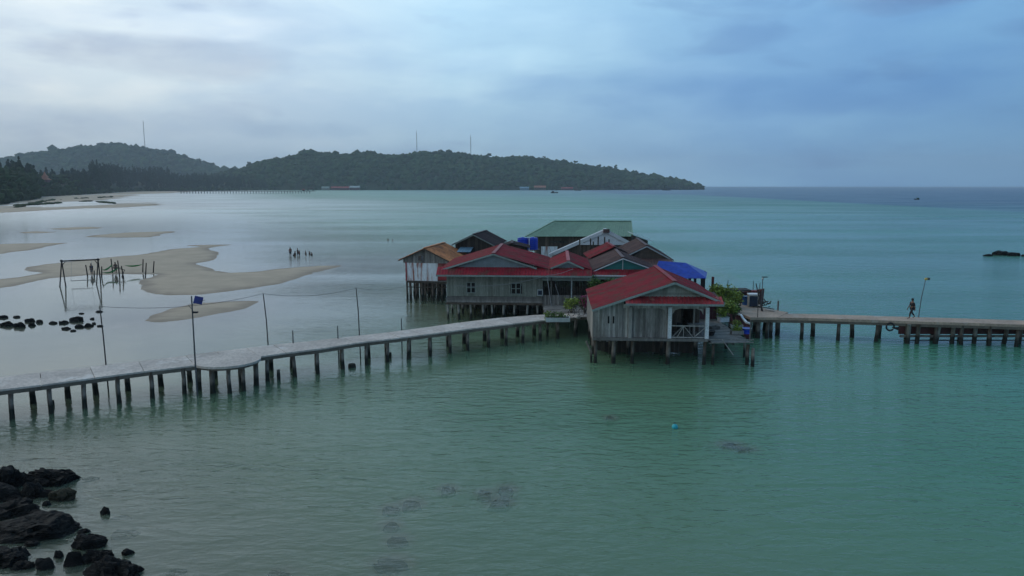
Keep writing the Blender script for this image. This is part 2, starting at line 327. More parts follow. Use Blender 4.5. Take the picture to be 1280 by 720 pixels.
# ---------------------------------------------------------------- seabed and water
bars = [
 [(-60,372),(-60,352),(0,350),(25,346),(50,341),(40,337),(42,333.5),(65,330),(130,322),(172,319),(215,312),(247,308.5),(233,306.8),(262,306),(285,306.2),(262,310),(268,315),(273,322),(266,326.5),(248,329),(262,335),(286,341),(320,340),(360,334.5),(400,331.8),(437,331),(420,334.5),(390,341),(360,350),(340,355),(300,361),(250,367.5),(215,368),(192,365),(177,359),(176,353),(185,348),(191,343.8),(161,342),(109,343.5),(64,348),(39,353),(20,357),(0,360)],
 [(192,401),(195,393),(215,385),(250,379.5),(290,377),(322,377),(300,385),(270,391),(235,397),(205,401.5)],
 [(-80,306),(0,305),(60,304),(83,303.8),(60,308),(30,313),(0,317),(-80,326)],
 [(98,296.5),(125,293.5),(160,290.5),(215,289),(222,290),(200,293),(190,296.5),(150,297)],
 [(58,286.3),(85,284.5),(110,283.6),(127,284.7),(113,286.2),(85,287.3)],
 [(27,290.3),(45,289),(66,290),(50,291.6),(30,291.8)],
 [(-200,262),(0,257),(15,253),(50,249.4),(48,246.5),(110,244),(165,239.3),(242,238.3),(235,240.2),(165,243),(145,247),(120,250),(60,252.5),(20,255),(0,258.5),(-200,266)],
 [(-200,266),(0,261),(20,258.5),(70,259.5),(120,257.0),(150,255.6),(172,252.5),(196,256),(150,259),(60,262),(0,265.5),(-200,275)],
]
barw = [np.array([[W(*p).x, W(*p).y] for p in b]) for b in bars]
def sdf(P, poly):    # >0 inside
    d = np.full(len(P), 1e18); ins = np.zeros(len(P), bool); n = len(poly)
    for i in range(n):
        a = poly[i]; b = poly[(i+1)%n]; e = b-a; wv = P-a
        t = np.clip((wv@e)/(e@e), 0, 1); q = wv-np.outer(t, e); d = np.minimum(d, (q**2).sum(1))
        c = (a[1] > P[:,1]) != (b[1] > P[:,1])
        with np.errstate(divide='ignore', invalid='ignore'):
            xi = a[0]+(P[:,1]-a[1])*(b[0]-a[0])/(b[1]-a[1])
        ins ^= c & (P[:,0] < xi)
    return np.where(ins, 1, -1)*np.sqrt(d)
def geo(a, b, s0, k=1.13):
    out = [a]; s = s0
    while out[-1] < b: out.append(out[-1]+s); s *= k
    return out
xs = np.array([-q for q in geo(140, 6900, 2.5)][::-1] + list(np.arange(-139.3, -24, .75))+list(np.arange(-24, -16, .42))+list(np.arange(-16, 9, .3))+list(np.arange(9, 20, .6)) + geo(20, 6900, 1.6, 1.07)[0:])
ys = np.array([-q for q in geo(0, 300, 6, 1.4)][::-1][:-1] + list(np.arange(0, 20, 1.5)) + list(np.arange(20, 24, .42))+list(np.arange(24, 42, .3))+list(np.arange(42, 60, .42))+list(np.arange(60, 230, .75)) + geo(230, 6500, 1.6, 1.045))
gx, gy = np.meshgrid(xs, ys); P = np.stack([gx.ravel(), gy.ravel()], 1)
def sst(a, b, v): t = np.clip((v-a)/(b-a), 0, 1); return t*t*(3-2*t)
def vnoise(P, s, seed):
    r = np.random.default_rng(seed); g = r.random((256,256)); q = P/s+100.5; i = np.floor(q).astype(int); f = q-i; f = f*f*(3-2*f)
    a = lambda dx,dy: g[(i[:,0]+dx)%256,(i[:,1]+dy)%256]
    return (a(0,0)*(1-f[:,0])+a(1,0)*f[:,0])*(1-f[:,1])+(a(0,1)*(1-f[:,0])+a(1,1)*f[:,0])*f[:,1]
ang = P[:,0]/(np.maximum(P[:,1],0)+12)
s_ = sst(-.48, .35, ang)
near = sst(62, 34, P[:,1]-P[:,0]*.75-14)       # in front of the pier it deepens
base_d = .16 + 1.9*s_ + .45*near*(1-s_) + sst(120,900,P[:,1])*(1.2+9*s_) + (P[:,1] < 20)*1.0
base_d = base_d*(.85+.3*vnoise(P,22,1))
h = -base_d
for k, b in enumerate(barw):
    lim = 1.0 if k < 6 else 8.0
    bb = (P[:,0] > b[:,0].min()-60*lim) & (P[:,0] < b[:,0].max()+60*lim) & (P[:,1] > b[:,1].min()-60*lim) & (P[:,1] < b[:,1].max()+60*lim)
    s = sdf(P[bb], b)
    s += ((vnoise(P[bb],6,3+k)-.5)*1.6+(vnoise(P[bb],1.9,33+k)-.5)*.7)*(1 if k < 6 else 4)
    up = .22*(1-np.exp(-np.maximum(s,0)/3.5))
    dn = s*.020/(1 if k < 6 else 4)
    h[bb] = np.maximum(h[bb], np.where(s > 0, up, dn))
# rocky shallows under the foreground rocks
fr = np.array([[W(*p).x, W(*p).y] for p in [(-300,560),(0,575),(70,590),(110,640),(150,690),(190,740),(200,900),(-300,900)]])
s = sdf(P, fr); h = np.maximum(h, -.28+np.clip(s,-3000,2)*.03)
nx, ny = len(xs), len(ys)
idx = np.arange(nx*ny).reshape(ny,nx)
quads = np.stack([idx[:-1,:-1].ravel(), idx[:-1,1:].ravel(), idx[1:,1:].ravel(), idx[1:,:-1].ravel()], 1)
# sand
m, nt, out = newmat('sand'); p = N(nt,'ShaderNodeBsdfPrincipled'); nt.links.new(p.outputs[0], out.inputs[0])
g = N(nt,'ShaderNodeNewGeometry'); pos = g.outputs['Position']; sp = N(nt,'ShaderNodeSeparateXYZ'); nt.links.new(pos, sp.inputs[0])
c = mixc(nt, ramp(nt, noisen(nt,pos,.25,5), [(.35,0.0),(.65,1.0)]), (.50,.40,.295), (.41,.33,.245))
c = mixc(nt, mathn(nt,'MULTIPLY', ramp(nt, noisen(nt, mapped(nt,pos,(1,2.2,1)), .9, 6,.6), [(.35,0.0),(.7,1.0)]), .35), c, (.32,.26,.20))
c = mixc(nt, ramp(nt, mathn(nt,'ADD', mathn(nt,'MULTIPLY_ADD', sp.outputs[2], 3, .2), mathn(nt,'MULTIPLY', noisen(nt, mapped(nt,pos,(1,2,1)), .35, 5,.6), .6)), [(.52,1.0),(.80,0.0)]), c, mixc(nt,1.0,c,(.66,.66,.68),'MULTIPLY'))
nt.links.new(c, p.inputs['Base Color']); p.inputs['Roughness'].default_value = .75; p.inputs['Specular IOR Level'].default_value = .25
b = N(nt,'ShaderNodeBump'); b.inputs['Strength'].default_value = .3; b.inputs['Distance'].default_value = .03
nt.links.new(noisen(nt, mapped(nt,pos,(1,2.5,1)), 2.5, 5), b.inputs['Height']); nt.links.new(b.outputs[0], p.inputs['Normal'])
sb = npmesh('seabed', np.column_stack([P, h]), quads, m, smooth=True); tag(sb, kind='structure')
# water
m, nt, out = newmat('sea_water')
at = N(nt,'ShaderNodeAttribute'); at.attribute_name = 'depth'; dep = at.outputs['Fac']
g = N(nt,'ShaderNodeNewGeometry'); pos = g.outputs['Position']
alpha = mathn(nt,'SUBTRACT', 1.0, mathn(nt,'EXPONENT', mathn(nt,'MULTIPLY', dep, -1.15)))
body = ramp(nt, mathn(nt,'MULTIPLY', dep, .1), [(.0,(.42,.44,.36)),(.05,(.21,.33,.205)),(.14,(.095,.29,.175)),(.24,(.043,.195,.16)),(.42,(.026,.125,.16)),(.8,(.013,.074,.145))])
big = ramp(nt, noisen(nt, mapped(nt,pos,(.010,.028,1)), 1.0, 5,.5), [(.3,.82),(.7,1.14)])
body = mixc(nt, 1.0, body, big, 'MULTIPLY')
tint = ramp(nt, mathn(nt,'MULTIPLY', dep, .33), [(0,(1,1,1)),(.35,(.70,.88,.82)),(1.0,(.35,.75,.7))])
tr = N(nt,'ShaderNodeBsdfTransparent'); nt.links.new(tint, tr.inputs[0])
df = N(nt,'ShaderNodeBsdfDiffuse'); nt.links.new(body, df.inputs[0])
mx = N(nt,'ShaderNodeMixShader'); nt.links.new(alpha, mx.inputs[0]); nt.links.new(tr.outputs[0], mx.inputs[1]); nt.links.new(df.outputs[0], mx.inputs[2])
patch = ramp(nt, noisen(nt, mapped(nt,pos,(.012,.045,1),rot=(0,0,.12)), 1.0, 4,.55), [(.36,.18),(.62,1.0)])
at2 = N(nt,'ShaderNodeAttribute'); at2.attribute_name = 'ripple'
stren = mathn(nt,'MULTIPLY', patch, at2.outputs['Fac'])
wob = mapped(nt, pos, (.75,1.9,1), rot=(0,0,.10))
n1 = noisen(nt, wob, 1.25, 3, .5, .6); n2 = noisen(nt, mapped(nt,pos,(.35,.9,1),rot=(0,0,-.14)), .8, 2, .5, .4); n3 = noisen(nt, wob, 4.2, 2, .5)
hh = mathn(nt,'ADD', mathn(nt,'ADD', n1, mathn(nt,'MULTIPLY', n2, 1.3)), mathn(nt,'MULTIPLY', n3, .25))
b = N(nt,'ShaderNodeBump'); b.inputs['Distance'].default_value = .15; nt.links.new(hh, b.inputs['Height']); nt.links.new(stren, b.inputs['Strength'])
gl = N(nt,'ShaderNodeBsdfGlossy');  nt.links.new(b.outputs[0], gl.inputs['Normal']); gl.inputs[0].default_value=(.95,.97,1,1)
sq = N(nt,'ShaderNodeVectorMath'); sq.operation='LENGTH'; nt.links.new(pos, sq.inputs[0])
dist_ = ramp(nt, mathn(nt,'MULTIPLY', sq.outputs['Value'], .001), [(.13,0.0),(.5,1.0)])
deep_ = ramp(nt, dep, [(.15,0.0),(1.0,1.0)])
rg = mathn(nt,'ADD', mathn(nt,'MULTIPLY_ADD', dist_, .26, .045), mathn(nt,'MULTIPLY', deep_, .07))
chop = mathn(nt,'MAXIMUM', mathn(nt,'MULTIPLY', dist_, .25), mathn(nt,'MULTIPLY', deep_, mathn(nt,'MULTIPLY_ADD', dist_, .35, .25)))
nt.links.new(rg, gl.inputs['Roughness'])
fr_ = N(nt,'ShaderNodeFresnel'); fr_.inputs[0].default_value = 1.33; nt.links.new(b.outputs[0], fr_.inputs['Normal'])
m2 = N(nt,'ShaderNodeMixShader'); nt.links.new(mathn(nt,'MULTIPLY', fr_.outputs[0], mathn(nt,'SUBTRACT',1.0,chop)), m2.inputs[0]); nt.links.new(mx.outputs[0], m2.inputs[1]); nt.links.new(gl.outputs[0], m2.inputs[2])
nt.links.new(m2.outputs[0], out.inputs[0])
sunk = [(488,636,.36,'rounded sunken rock, topmost of the vertical row'),(488,656,.34,'sunken rock second from the top of the vertical row'),(497,675,.38,'darker sunken rock third in the vertical row'),(489,705,.60,'largest sunken rock at the bottom of the vertical row'),
   (515,629,.45,'long thin sunken rock right of the vertical row'),(560,611,.38,'slim sunken rock in the middle of the water'),(605,616,.30,'small sunken rock left of a pair'),(634,611,.36,'faint sunken rock right of a pair'),(625,626,.52,'long faint sunken rock below a pair'),(763,522,.25,'small dark sunken rock near the cyan buoy'),(912,556,.5,'faint sunken rock right of the cyan buoy'),(930,561,.38,'faint sunken rock furthest right'),
   (150,648,.5,'sunken rock beside the small lone rock'),(160,668,.9,'broad sunken rock right of the wedge shaped rock'),(112,600,.7,'sunken slab right of the long sloping slab'),(220,716,.5,'sunken rock at the bottom edge right of the boulders'),(350,718,.4,'small sunken rock at the bottom edge')]
depth = np.maximum(-h, 0)
for (px,py,rx,_) in sunk:
    b = W(px,py,0); q = np.exp(-(((P[:,0]-b.x)/(rx*1.25+.12))**2+((P[:,1]-b.y)/(rx*.8+.30))**2)**2); depth = depth*(1-q)+np.minimum(depth,.30)*q
wat = npmesh('water', np.column_stack([P, np.zeros(len(P))]), quads, m, smooth=True); tag(wat, kind='structure')
a_ = wat.data.attributes.new('depth','FLOAT','POINT'); a_.data.foreach_set('value', depth.astype(np.float32))
rip = .05+.95*np.clip(np.maximum(sst(.2,.8,base_d), sst(2,-4, P[:,1]-(41+.37*(P[:,0]+26)))),0,1)
a_ = wat.data.attributes.new('ripple','FLOAT','POINT'); a_.data.foreach_set('value', rip.astype(np.float32))
sb.data.update()
def depth_at(x, y):
    i = np.argmin((P[:,0]-x)**2+(P[:,1]-y)**2); return max(-h[i], 0)
# ---------------------------------------------------------------- haze
hz = MB(); hz.box(-7300,7300,-320,6700,-14,262); hm, nt, out = newmat('haze_air')
pv = N(nt,'ShaderNodeVolumePrincipled'); pv.inputs['Color'].default_value = (.80,.90,1.0,1); pv.inputs['Density'].default_value = .00013
pv.inputs['Anisotropy'].default_value = 0.0
nt.links.new(pv.outputs[0], out.inputs['Volume']); hz = hz.build('haze', hm); tag(hz, kind='stuff')
# ---------------------------------------------------------------- far land
def ico(sub):
    bm = bmesh.new(); bmesh.ops.create_icosphere(bm, subdivisions=sub, radius=1); v = np.array([q.co[:] for q in bm.verts]); f = np.array([[x.index for x in q.verts] for q in bm.faces]); bm.free(); return v, f
IV, IF = ico(1); IV2, IF2 = ico(2)
def blobs(name, C, Rr, mat, label=None, cat=None, jit=.28, kind='stuff', sub=1):
    V0, F0 = (IV, IF) if sub == 1 else (IV2, IF2)
    n = len(C); k = len(V0); j = 1+nrg.uniform(-jit, jit, (n,k,1))
    v = V0[None]*j*Rr[:,None,:]+C[:,None,:]
    f = F0[None]+(np.arange(n)*k)[:,None,None]
    r = np.repeat(nrg.random(n), len(F0))*.6+nrg.random(n*len(F0))*.4
    o = npmesh(name, v.reshape(-1,3), f.reshape(-1,3), mat, r); return tag(o, label, cat, kind=kind)
def ridge_hill(name, prof, Y0, hw, seed, ncr, label, flabel, crown=(5,9), mat='forest', tall=9):
    """a long hill: its crest follows prof (pixel outline minus tree height), depth 2*hw"""
    px = np.array([q[0] for q in prof],float); top = np.array([ZA(q[1],Y0) for q in prof])-tall
    X = (px-640)/F*(Y0*math.cos(PIT)); top = np.maximum(top, 1.0)
    def Hf(x, v):   # v in -1..1 across
        c = np.interp(x, X, top)*np.power(np.clip(1-v*v,0,1),.75)
        return c*(.93+.14*vnoise(np.stack([x,v*hw],-1).reshape(-1,2)+500*seed, 60, seed).reshape(np.shape(x)))-1.0*(np.abs(v)>=.999)
    nxh, nyh = 160, 28; gx, gv = np.meshgrid(np.linspace(X[0],X[-1],nxh), np.linspace(-1,1,nyh))
    wid = hw*np.clip(.35+np.minimum((gx-X[0])/(hw*1.5),(X[-1]-gx)/(hw*2.2)),.12,1)
    V = np.stack([gx, Y0+gv*wid, Hf(gx,gv)],-1).reshape(-1,3); V[:,2] = np.where(V[:,2] < .5, -1.5, V[:,2])
    ii = np.arange(nxh*nyh).reshape(nyh,nxh); q = np.stack([ii[:-1,:-1].ravel(),ii[:-1,1:].ravel(),ii[1:,1:].ravel(),ii[1:,:-1].ravel()],1)
    tag(npmesh('hill', V, q, M['land'], smooth=True), label, kind='structure')
    x = nrg.uniform(X[0],X[-1],ncr); v = nrg.uniform(-.995,.35,ncr)
    wd = hw*np.clip(.35+np.minimum((x-X[0])/(hw*1.5),(X[-1]-x)/(hw*2.2)),.12,1)
    z = Hf(x,v); rr = nrg.uniform(*crown,ncr)
    lowv = v < -.985
    big = nrg.random(ncr) < .10; rr = np.where(big, rr*1.45, rr); z = z+np.where(big, tall*.3, 0)
    C = np.stack([x, Y0+v*wd, z+np.where(lowv,2,tall*.55)*nrg.uniform(.4,1.15,ncr)],1); Rr = np.stack([rr,rr,rr*nrg.uniform(.6,.95,ncr)],1)
    blobs('forest', C, Rr, M[mat], flabel, 'forest')
    return lambda p_: (float((p_-640)/F*Y0*math.cos(PIT)), Y0, float(np.interp((p_-640)/F*Y0*math.cos(PIT),X,top)))
hl = ridge_hill('hill', [(-260,222),(-120,216),(-20,214),(20,210),(35,203),(50,196),(80,189),(112,184),(150,182),(185,184),(215,191),(240,200),(262,207),(285,213),(320,218),(370,226),(420,234)], 3100, 420, 1, 5200,
   'forested hill at the far left beyond the bay', 'dark forest covering the hill at the far left', crown=(8,15), tall=14)
hr = ridge_hill('hill', [(255,222),(285,216),(312,209),(330,203),(355,198),(372,196),(385,190),(400,188.5),(425,191),(480,193),(520,193),(560,191.5),(600,195),(650,197),(690,201),(715,205),(745,209),(780,215),(820,221),(850,226),(865,231),(871,235)], 2150, 230, 2, 8200,
   'long forested headland across the bay', 'dense dark forest covering the long headland', crown=(4.5,9), tall=10)
# low coast on the left with casuarinas and mangroves
shore = [(-420,272),(-200,262),(-60,259),(0,256.5),(15,252.5),(46,249),(50,246),(108,243.2),(160,239.6),(230,238.8),(300,238.2),(352,237.6),(372,237.2)]
SH = [W(*q) for q in shore]; offs = [(0,.6),(25,3.5),(120,14),(320,26),(700,24),(1100,6)]
V = []
for s0 in SH:
    d = Vector((s0.x,s0.y,0)).normalized()
    for (o_, z_) in offs: V.append((s0.x+d.x*o_, s0.y+d.y*o_, z_-(1.6 if o_ == 0 else 0)))
k = len(offs); q = np.array([[i*k+j, i*k+j+1, (i+1)*k+j+1, (i+1)*k+j] for i in range(len(SH)-1) for j in range(k-1)])
tag(npmesh('coast_land', np.array(V), q[:,::-1], M['land'], smooth=True), 'low wooded coast along the left of the bay', kind='structure')
def on_land(px, off):
    s0 = Vector((np.interp(px,[q[0] for q in shore],[s.x for s in SH]), np.interp(px,[q[0] for q in shore],[s.y for s in SH]), 0))
    d = s0.normalized(); z = float(np.interp(off,[o[0] for o in offs],[o[1] for o in offs])); return Vector((s0.x+d.x*off, s0.y+d.y*off, z))
def spires(n, xr, orange, hr_, wr):   # feathery casuarinas: many ragged tufts up a tapered crown
    Cs, Rs = [], []
    for i in range(n):
        px = rng.uniform(*xr); b = on_land(px, rng.uniform(*orange)); H = rng.uniform(*hr_(px)); wd = rng.uniform(*wr)
        for q in range(15):
            t = rng.random(); ww = wd*(1-t)**.6*1.15+.6
            a = rng.uniform(0,2*PI); Cs.append((b.x+math.cos(a)*ww*.6, b.y+math.sin(a)*ww*.6, b.z+H*(.12+.86*t))); r_ = rng.uniform(.35,.6)*ww+.6
            Rs.append((r_*.8, r_*.8, r_*rng.uniform(.9,1.9)))
    return np.array(Cs), np.array(Rs)
hc = lambda px: (28,37) if 113 < px < 212 else ((16,23) if px > 212 else (12,18))
C1, R1 = spires(620, (90,372), (10,330), hc, (2.5,4.5)); C2, R2 = spires(140, (-300,110), (150,420), hc, (2.5,4.2))
blobs('casuarina_wood', np.concatenate([C1,C2]), np.concatenate([R1,R2]), M['casuarina'], 'dark casuarina wood along the far left shore', 'forest', jit=.4)
Cs, Rs = [], []
for i in range(3600):
    px = rng.uniform(-380,114) if i < 2900 else rng.uniform(0,372); off = rng.uniform(0,190) if i < 2900 else rng.uniform(0,40)
    b = on_land(px, off); r_ = rng.uniform(2,4.5)*(1 if px < 60 else .8)
    Cs.append((b.x, b.y, b.z+r_*rng.uniform(.1,.9)+(rng.uniform(0,1)*min(off*.16,9) if i < 2900 else 0))); Rs.append((r_,r_,r_*rng.uniform(.6,1)))
cl_ = [rng.uniform(20,150) for _ in range(12)]
for i in range(150):
    px = rng.choice(cl_)+rng.gauss(0,3.5); y_ = np.interp(px,[20,70,110,150],[257.5,254.5,251.5,255.2]) if i%2 else np.interp(px,[20,60,105,150],[259.6,250.9,248.2,246.0]); q = W(px,y_+rng.uniform(-.35,.35)); r_ = rng.uniform(.7,1.7)
    Cs.append((q.x,q.y,r_*.3)); Rs.append((r_*1.8,r_*1.2,r_*.5))
blobs('mangrove_thicket', np.array(Cs), np.array(Rs), M['mangrove'], 'green mangrove thicket at the left edge of the beach', 'thicket', jit=.38)
# single trees that stand out on the skyline
def far_tree(px, base, H, wd, label, grp, tallcrown=False, mat='forest'):
    t = thing('tree', label, 'tree', base, 0, grp)
    b = MB(); b.tube([(0,0,-6),(.3,0,H*.4),(0,0,H*.8)], [H*.03+.25,H*.022+.2,.15], 6); b.build('trunk', M['bark'], t)
    c = MB()
    for i in range(8 if not tallcrown else 12):
        if tallcrown: tt = rng.random(); ww = wd*(1-tt)*.8+.8; c.ball((rng.uniform(-1,1)*ww*.6,rng.uniform(-1,1)*ww*.6,H*(.2+.8*tt)), ww*.7,ww*.7,ww*1.1,7,5,jit=.3)
        else: c.ball((rng.uniform(-.7,.7)*wd, rng.uniform(-.5,.5)*wd, H*rng.uniform(.68,.98)), wd*rng.uniform(.3,.55), wd*.5, wd*rng.uniform(.22,.4), 8,5,jit=.3)
    c.build('crown', M[mat], t); return t
for px, ex, wd, lab in [(680,13,5,'tall tree rising above the middle of the headland skyline'),(706,9,6,'rounded tree breaking the headland skyline, left of a tall pair'),(719,12,6,'broad crowned tree on the headland skyline above the red roofed sheds'),
        (748,11,7,'bushy tree on the descending headland skyline'),(769,18,6,'tallest tree on the falling end of the headland'),(781,13,5,'tree just right of the tallest one on the headland end'),
        (795,11,5,'last tree standing clear on the headland before its point'),(315,14,7,'lone tree at the left end of the headland crest'),(347,8,6,'tree on the low step of the headland left of its summit'),(612,9,6,'tree on the crest just right of the lattice mast')]:
    x,y,z = hr(px); far_tree(px, (x, y-10, z), ex+8, wd, lab, 'trees on the headland skyline')
for px, ex, wd, lab in [(22,24,10,'tree with a loose crown left of the far hill'),(252,20,9,'tree on the low right shoulder of the far hill'),(268,20,10,'tree at the foot of the far hill beside the saddle')]:
    x,y,z = hl(px); far_tree(px, (x, y-10, z), ex+12, wd, lab, 'trees on the far hill skyline')
b = on_land(27, 160); far_tree(27, (b.x,b.y,b.z), 27, 6, 'tall dark casuarina standing alone at the far left', 'shore trees', True, 'casuarina')
b = on_land(38, 160); far_tree(38, (b.x,b.y,b.z), 19, 3, 'slim casuarina just right of the tall dark one', 'shore trees', True, 'casuarina')
# masts
def mast(px, top, lo, Y0, z0, w_, label):
    H = ZA(top,Y0)-z0; t = thing('radio_mast', label, 'mast', (XA(px,Y0,60),Y0,z0))
    a = MB()
    for i in range(3): 
        an = 2*PI*i/3; a.bar((w_*math.cos(an),w_*math.sin(an),-5),(w_*.6*math.cos(an),w_*.6*math.sin(an),H),.45)
    n = int(H/5)
    for k in range(n):
        q0, q1 = k/n, (k+1)/n
        for i in range(3):
            a0, a1 = 2*PI*i/3, 2*PI*(i+1)/3; r0, r1 = w_*(1-.4*q0), w_*(1-.4*q1)
            a.bar((r0*math.cos(a0),r0*math.sin(a0),H*q0),(r1*math.cos(a1),r1*math.sin(a1),H*q1),.3)
    a.build('lattice', M['mast'], t); b = MB(); b.tube([(0,0,H-1),(0,0,H+7)],.35,6); b.build('antenna', M['mast'], t)
    
    for q in (.7,.85): d = MB(); d.ball((w_*.8,-w_*.5,H*q),.9,.5,.9); d.build('dish', M['white'], t)
mast(183.5,152,186,3100,hl(183.5)[2],1.6,'slender radio mast on the far left hill')
mast(521.5,166,193,2150,hr(521.5)[2],1.0,'thin radio mast at the middle of the headland')
mast(588.5,171,195,2150,hr(588.5)[2],1.5,'thicker lattice mast on the headland, right of the thin one')
# ---------------------------------------------------------------- far buildings, boats, pier
def far_house(name, x0, x1, ytop, ybase, wallm, roofm, label, cat='building', Y=None, group=None, roofh=.45):
    p = W((x0+x1)/2, ybase, 1.0) if Y is None else Vector((XA((x0+x1)/2,Y,2),Y,1.0))
    L = (x1-x0)/PXM(p.y); H = ZA(ytop,p.y)-1.0; t = thing(name, label, cat, (p.x,p.y,1.0), 0, group); D = min(max(L*.5,6),12); hw = H*(1-roofh)
    a = MB(); a.box(-L/2,L/2,0,D,-1.5,hw); a.build('wall', wallm, t)
    r = MB(); e = .6; r.poly([(-L/2-e,-e,hw-.1),(L/2+e,-e,hw-.1),(L/2+e,D+e,hw-.1),(-L/2-e,D+e,hw-.1),(-L/2-e,D/2,H),(L/2+e,D/2,H)],[(0,1,5,4),(2,3,4,5),(1,2,5),(3,0,4),(3,2,1,0)]); r.build('roof', roofm, t)
    n = max(2,int(L/5))
    for i in range(n): q = -L/2+(i+.5)*L/n; b = MB(); b.box(q-.5,q+.5,-.05,.02,hw*.3,hw*.8); b.build('window', M['black'], t)
    return t
G='buildings on the far shore'
far_house('shore_building',402,411,233,235.6,M['wood'],M['trim'],'small pale shed at the far shore left of a long red one',Y=1893,group=G)
far_house('shore_building',414,436,233,235.8,M['maroon'],M['redfaded'],'long low reddish building on the far shore below the headland',Y=1893,group=G)
far_house('shore_building',437,449,232.3,235.8,M['maroon'],M['trimlt'],'reddish shore building with a pale roof at the end of the long red one',Y=1893,group=G)
far_house('shore_building',650,661,233.4,236,M['paleblue'],M['paleblue'],'small blue building at the water edge of the headland',Y=1893,group=G)
far_house('shore_building',668,682,232,236,M['woodbrown'],M['pinkroof'],'brown red roofed shed on the headland shore, right of the blue one',Y=1893,group=G)
far_house('shore_building',702,716,234,236.4,M['maroon'],M['redfaded'],'low dark red shed further along the headland shore',Y=1893,group=G)
b = on_land(57,90); t = thing('pavilion', 'pavilion with a pointed salmon roof among the left shore trees', 'pavilion', (b.x,b.y,b.z))
a = MB(); a.box(-4.5,4.5,-3,3,-2,9); a.build('wall', M['maroon'], t)
a = MB()
for q, (s0, zz, hh_) in enumerate([(6,9,5),(3.6,12.5,4.5),(1.5,15.5,4)]): a.poly([(-s0,-s0*.7,zz),(s0,-s0*.7,zz),(s0,s0*.7,zz),(-s0,s0*.7,zz),(0,0,zz+hh_)],[(0,1,4),(1,2,4),(2,3,4),(3,0,4),(3,2,1,0)])
a.build('roof', M['pinkroof'], t)
# long far pier
A_ = W(150,242.2,0); B_ = W(392,240.9,0); A_.y = 1120; A_.x = XA(222,1120); B_.y=1150; B_.x = XA(393,1150); d = (B_-A_); L = d.length
t = thing('long_pier','long thin pier on posts reaching out from the far left shore','pier',(A_.x,A_.y,0),math.atan2(d.y,d.x))
a = MB(); a.box(0,L,-1.5,1.5,3.3,4.2); a.build('deck', M['deckwood'], t)
a = MB(); a.box(L-24,L+2,-3.5,3.5,3.35,3.9); a.build('platform', M['wooddark'], t)
a = MB(); a.box(-.3,.3,-1,1,-1.5,3.35); pp = a.build('pile', M['wooddark'], t); pp.location.x = 5
for i in range(1,46): dup(pp, t, (5+i*(L-8)/46,0,0))
t2 = thing('pier_shelter','small dark shelter at the tip of the long far pier','shelter',(B_.x-6,B_.y,3.9))
a = MB(); a.poly([(-5,-3,3.2),(5,-3,3.2),(5,3,3.2),(-5,3,3.2),(-2,0,5),(2,0,5)],[(0,1,5,4),(2,3,4,5),(1,2,5),(3,0,4),(3,2,1,0)]); a.build('roof', M['wooddark'], t2)
for sx in (-4,4):
    for sy in (-2.4,2.4): a = MB(); a.box(sx-.25,sx+.25,sy-.25,sy+.25,0,3.2); a.build('post', M['wooddark'], t2)
t2 = thing('fuel_hut','tiny pale hut on the far pier left of its shelter','hut',(B_.x-17,B_.y,3.9)); a = MB(); a.box(-1.6,1.6,-1.4,1.4,0,2.3); a.build('wall',M['woodbrown'],t2); a = MB(); a.poly([(-2,-1.8,2.3),(2,-1.8,2.3),(2,1.8,2.3),(-2,1.8,2.3),(-2,0,3.1),(2,0,3.1)],[(0,1,5,4),(2,3,4,5),(1,2,5),(3,0,4),(3,2,1,0)]); a.build('roof',M['redfaded'],t2)
def hull(mb, L, B, H, bow=.5, n=14):
    """boat hull along x, open at the top with an inner floor"""
    rings = []
    for i in range(n+1):
        t = i/n*2-1; wd = B/2*(1-abs(t)**2.6)**.7+.03; sh = H*(1+bow*max(t,0)**2.5+bow*.35*max(-t,0)**3)
        x = L/2*t
        rings.append([(x,-wd,sh),(x*.98,-wd*.85,sh*.35),(x*.93,-wd*.35,-.12*H),(x*.93,wd*.35,-.12*H),(x*.98,wd*.85,sh*.35),(x,wd,sh),(x*.97,wd*.86,sh-.05*H),(x*.9,wd*.5,.25*H),(x*.9,-wd*.5,.25*H),(x*.97,-wd*.86,sh-.05*H)])
    vs = [p for r in rings for p in r]; k = 10
    fs = [(i*k+j, i*k+(j+1)%k, (i+1)*k+(j+1)%k, (i+1)*k+j) for i in range(n) for j in range(k)]
    fs += [tuple(range(k-1,-1,-1)), tuple(n*k+j for j in range(k))]; mb.poly(vs, fs)
def fishing_boat(p, L, rz, hm_, cm, label, mastn=1, roofm=None):
    t = thing('fishing_boat', label, 'boat', p, rz); a = MB(); hull(a, L, L*.24, L*.11); a.build('hull', hm_, t)
    a = MB(); a.box(-L*.32,-L*.05,-L*.08,L*.08,L*.03,L*.24); a.build('cabin', cm, t)
    a = MB(); a.box(-L*.36,-.01*L,-L*.1,L*.1,L*.24,L*.26); a.build('cabin_roof', roofm or cm, t)
    for q in range(mastn): a = MB(); a.tube([(L*(.12+.15*q),0,.05*L),(L*(.12+.15*q),0,L*.42)],L*.008,6); a.build('mast', M['polewood'], t)
    return t
fishing_boat(W(1146,249.6,0),6.5,R(200),M['clothdark'],surf('dull_green_paint',(.03,.12,.05),(.02,.08,.04)),'small green fishing boat alone on the open sea',1)
fishing_boat(W(693,241.5,0),13,R(15),M['clothdark'],M['wooddark'],'low dark boat off the headland, nearest of three',2)
fishing_boat(W(722,238.3,0),18,R(-10),M['wooddark'],M['maroon'],'dark boat moored close to the headland shore',1)
fishing_boat(W(833,238,0),22,R(5),M['clothdark'],M['wooddark'],'dark boat lying off the point of the headland',1)
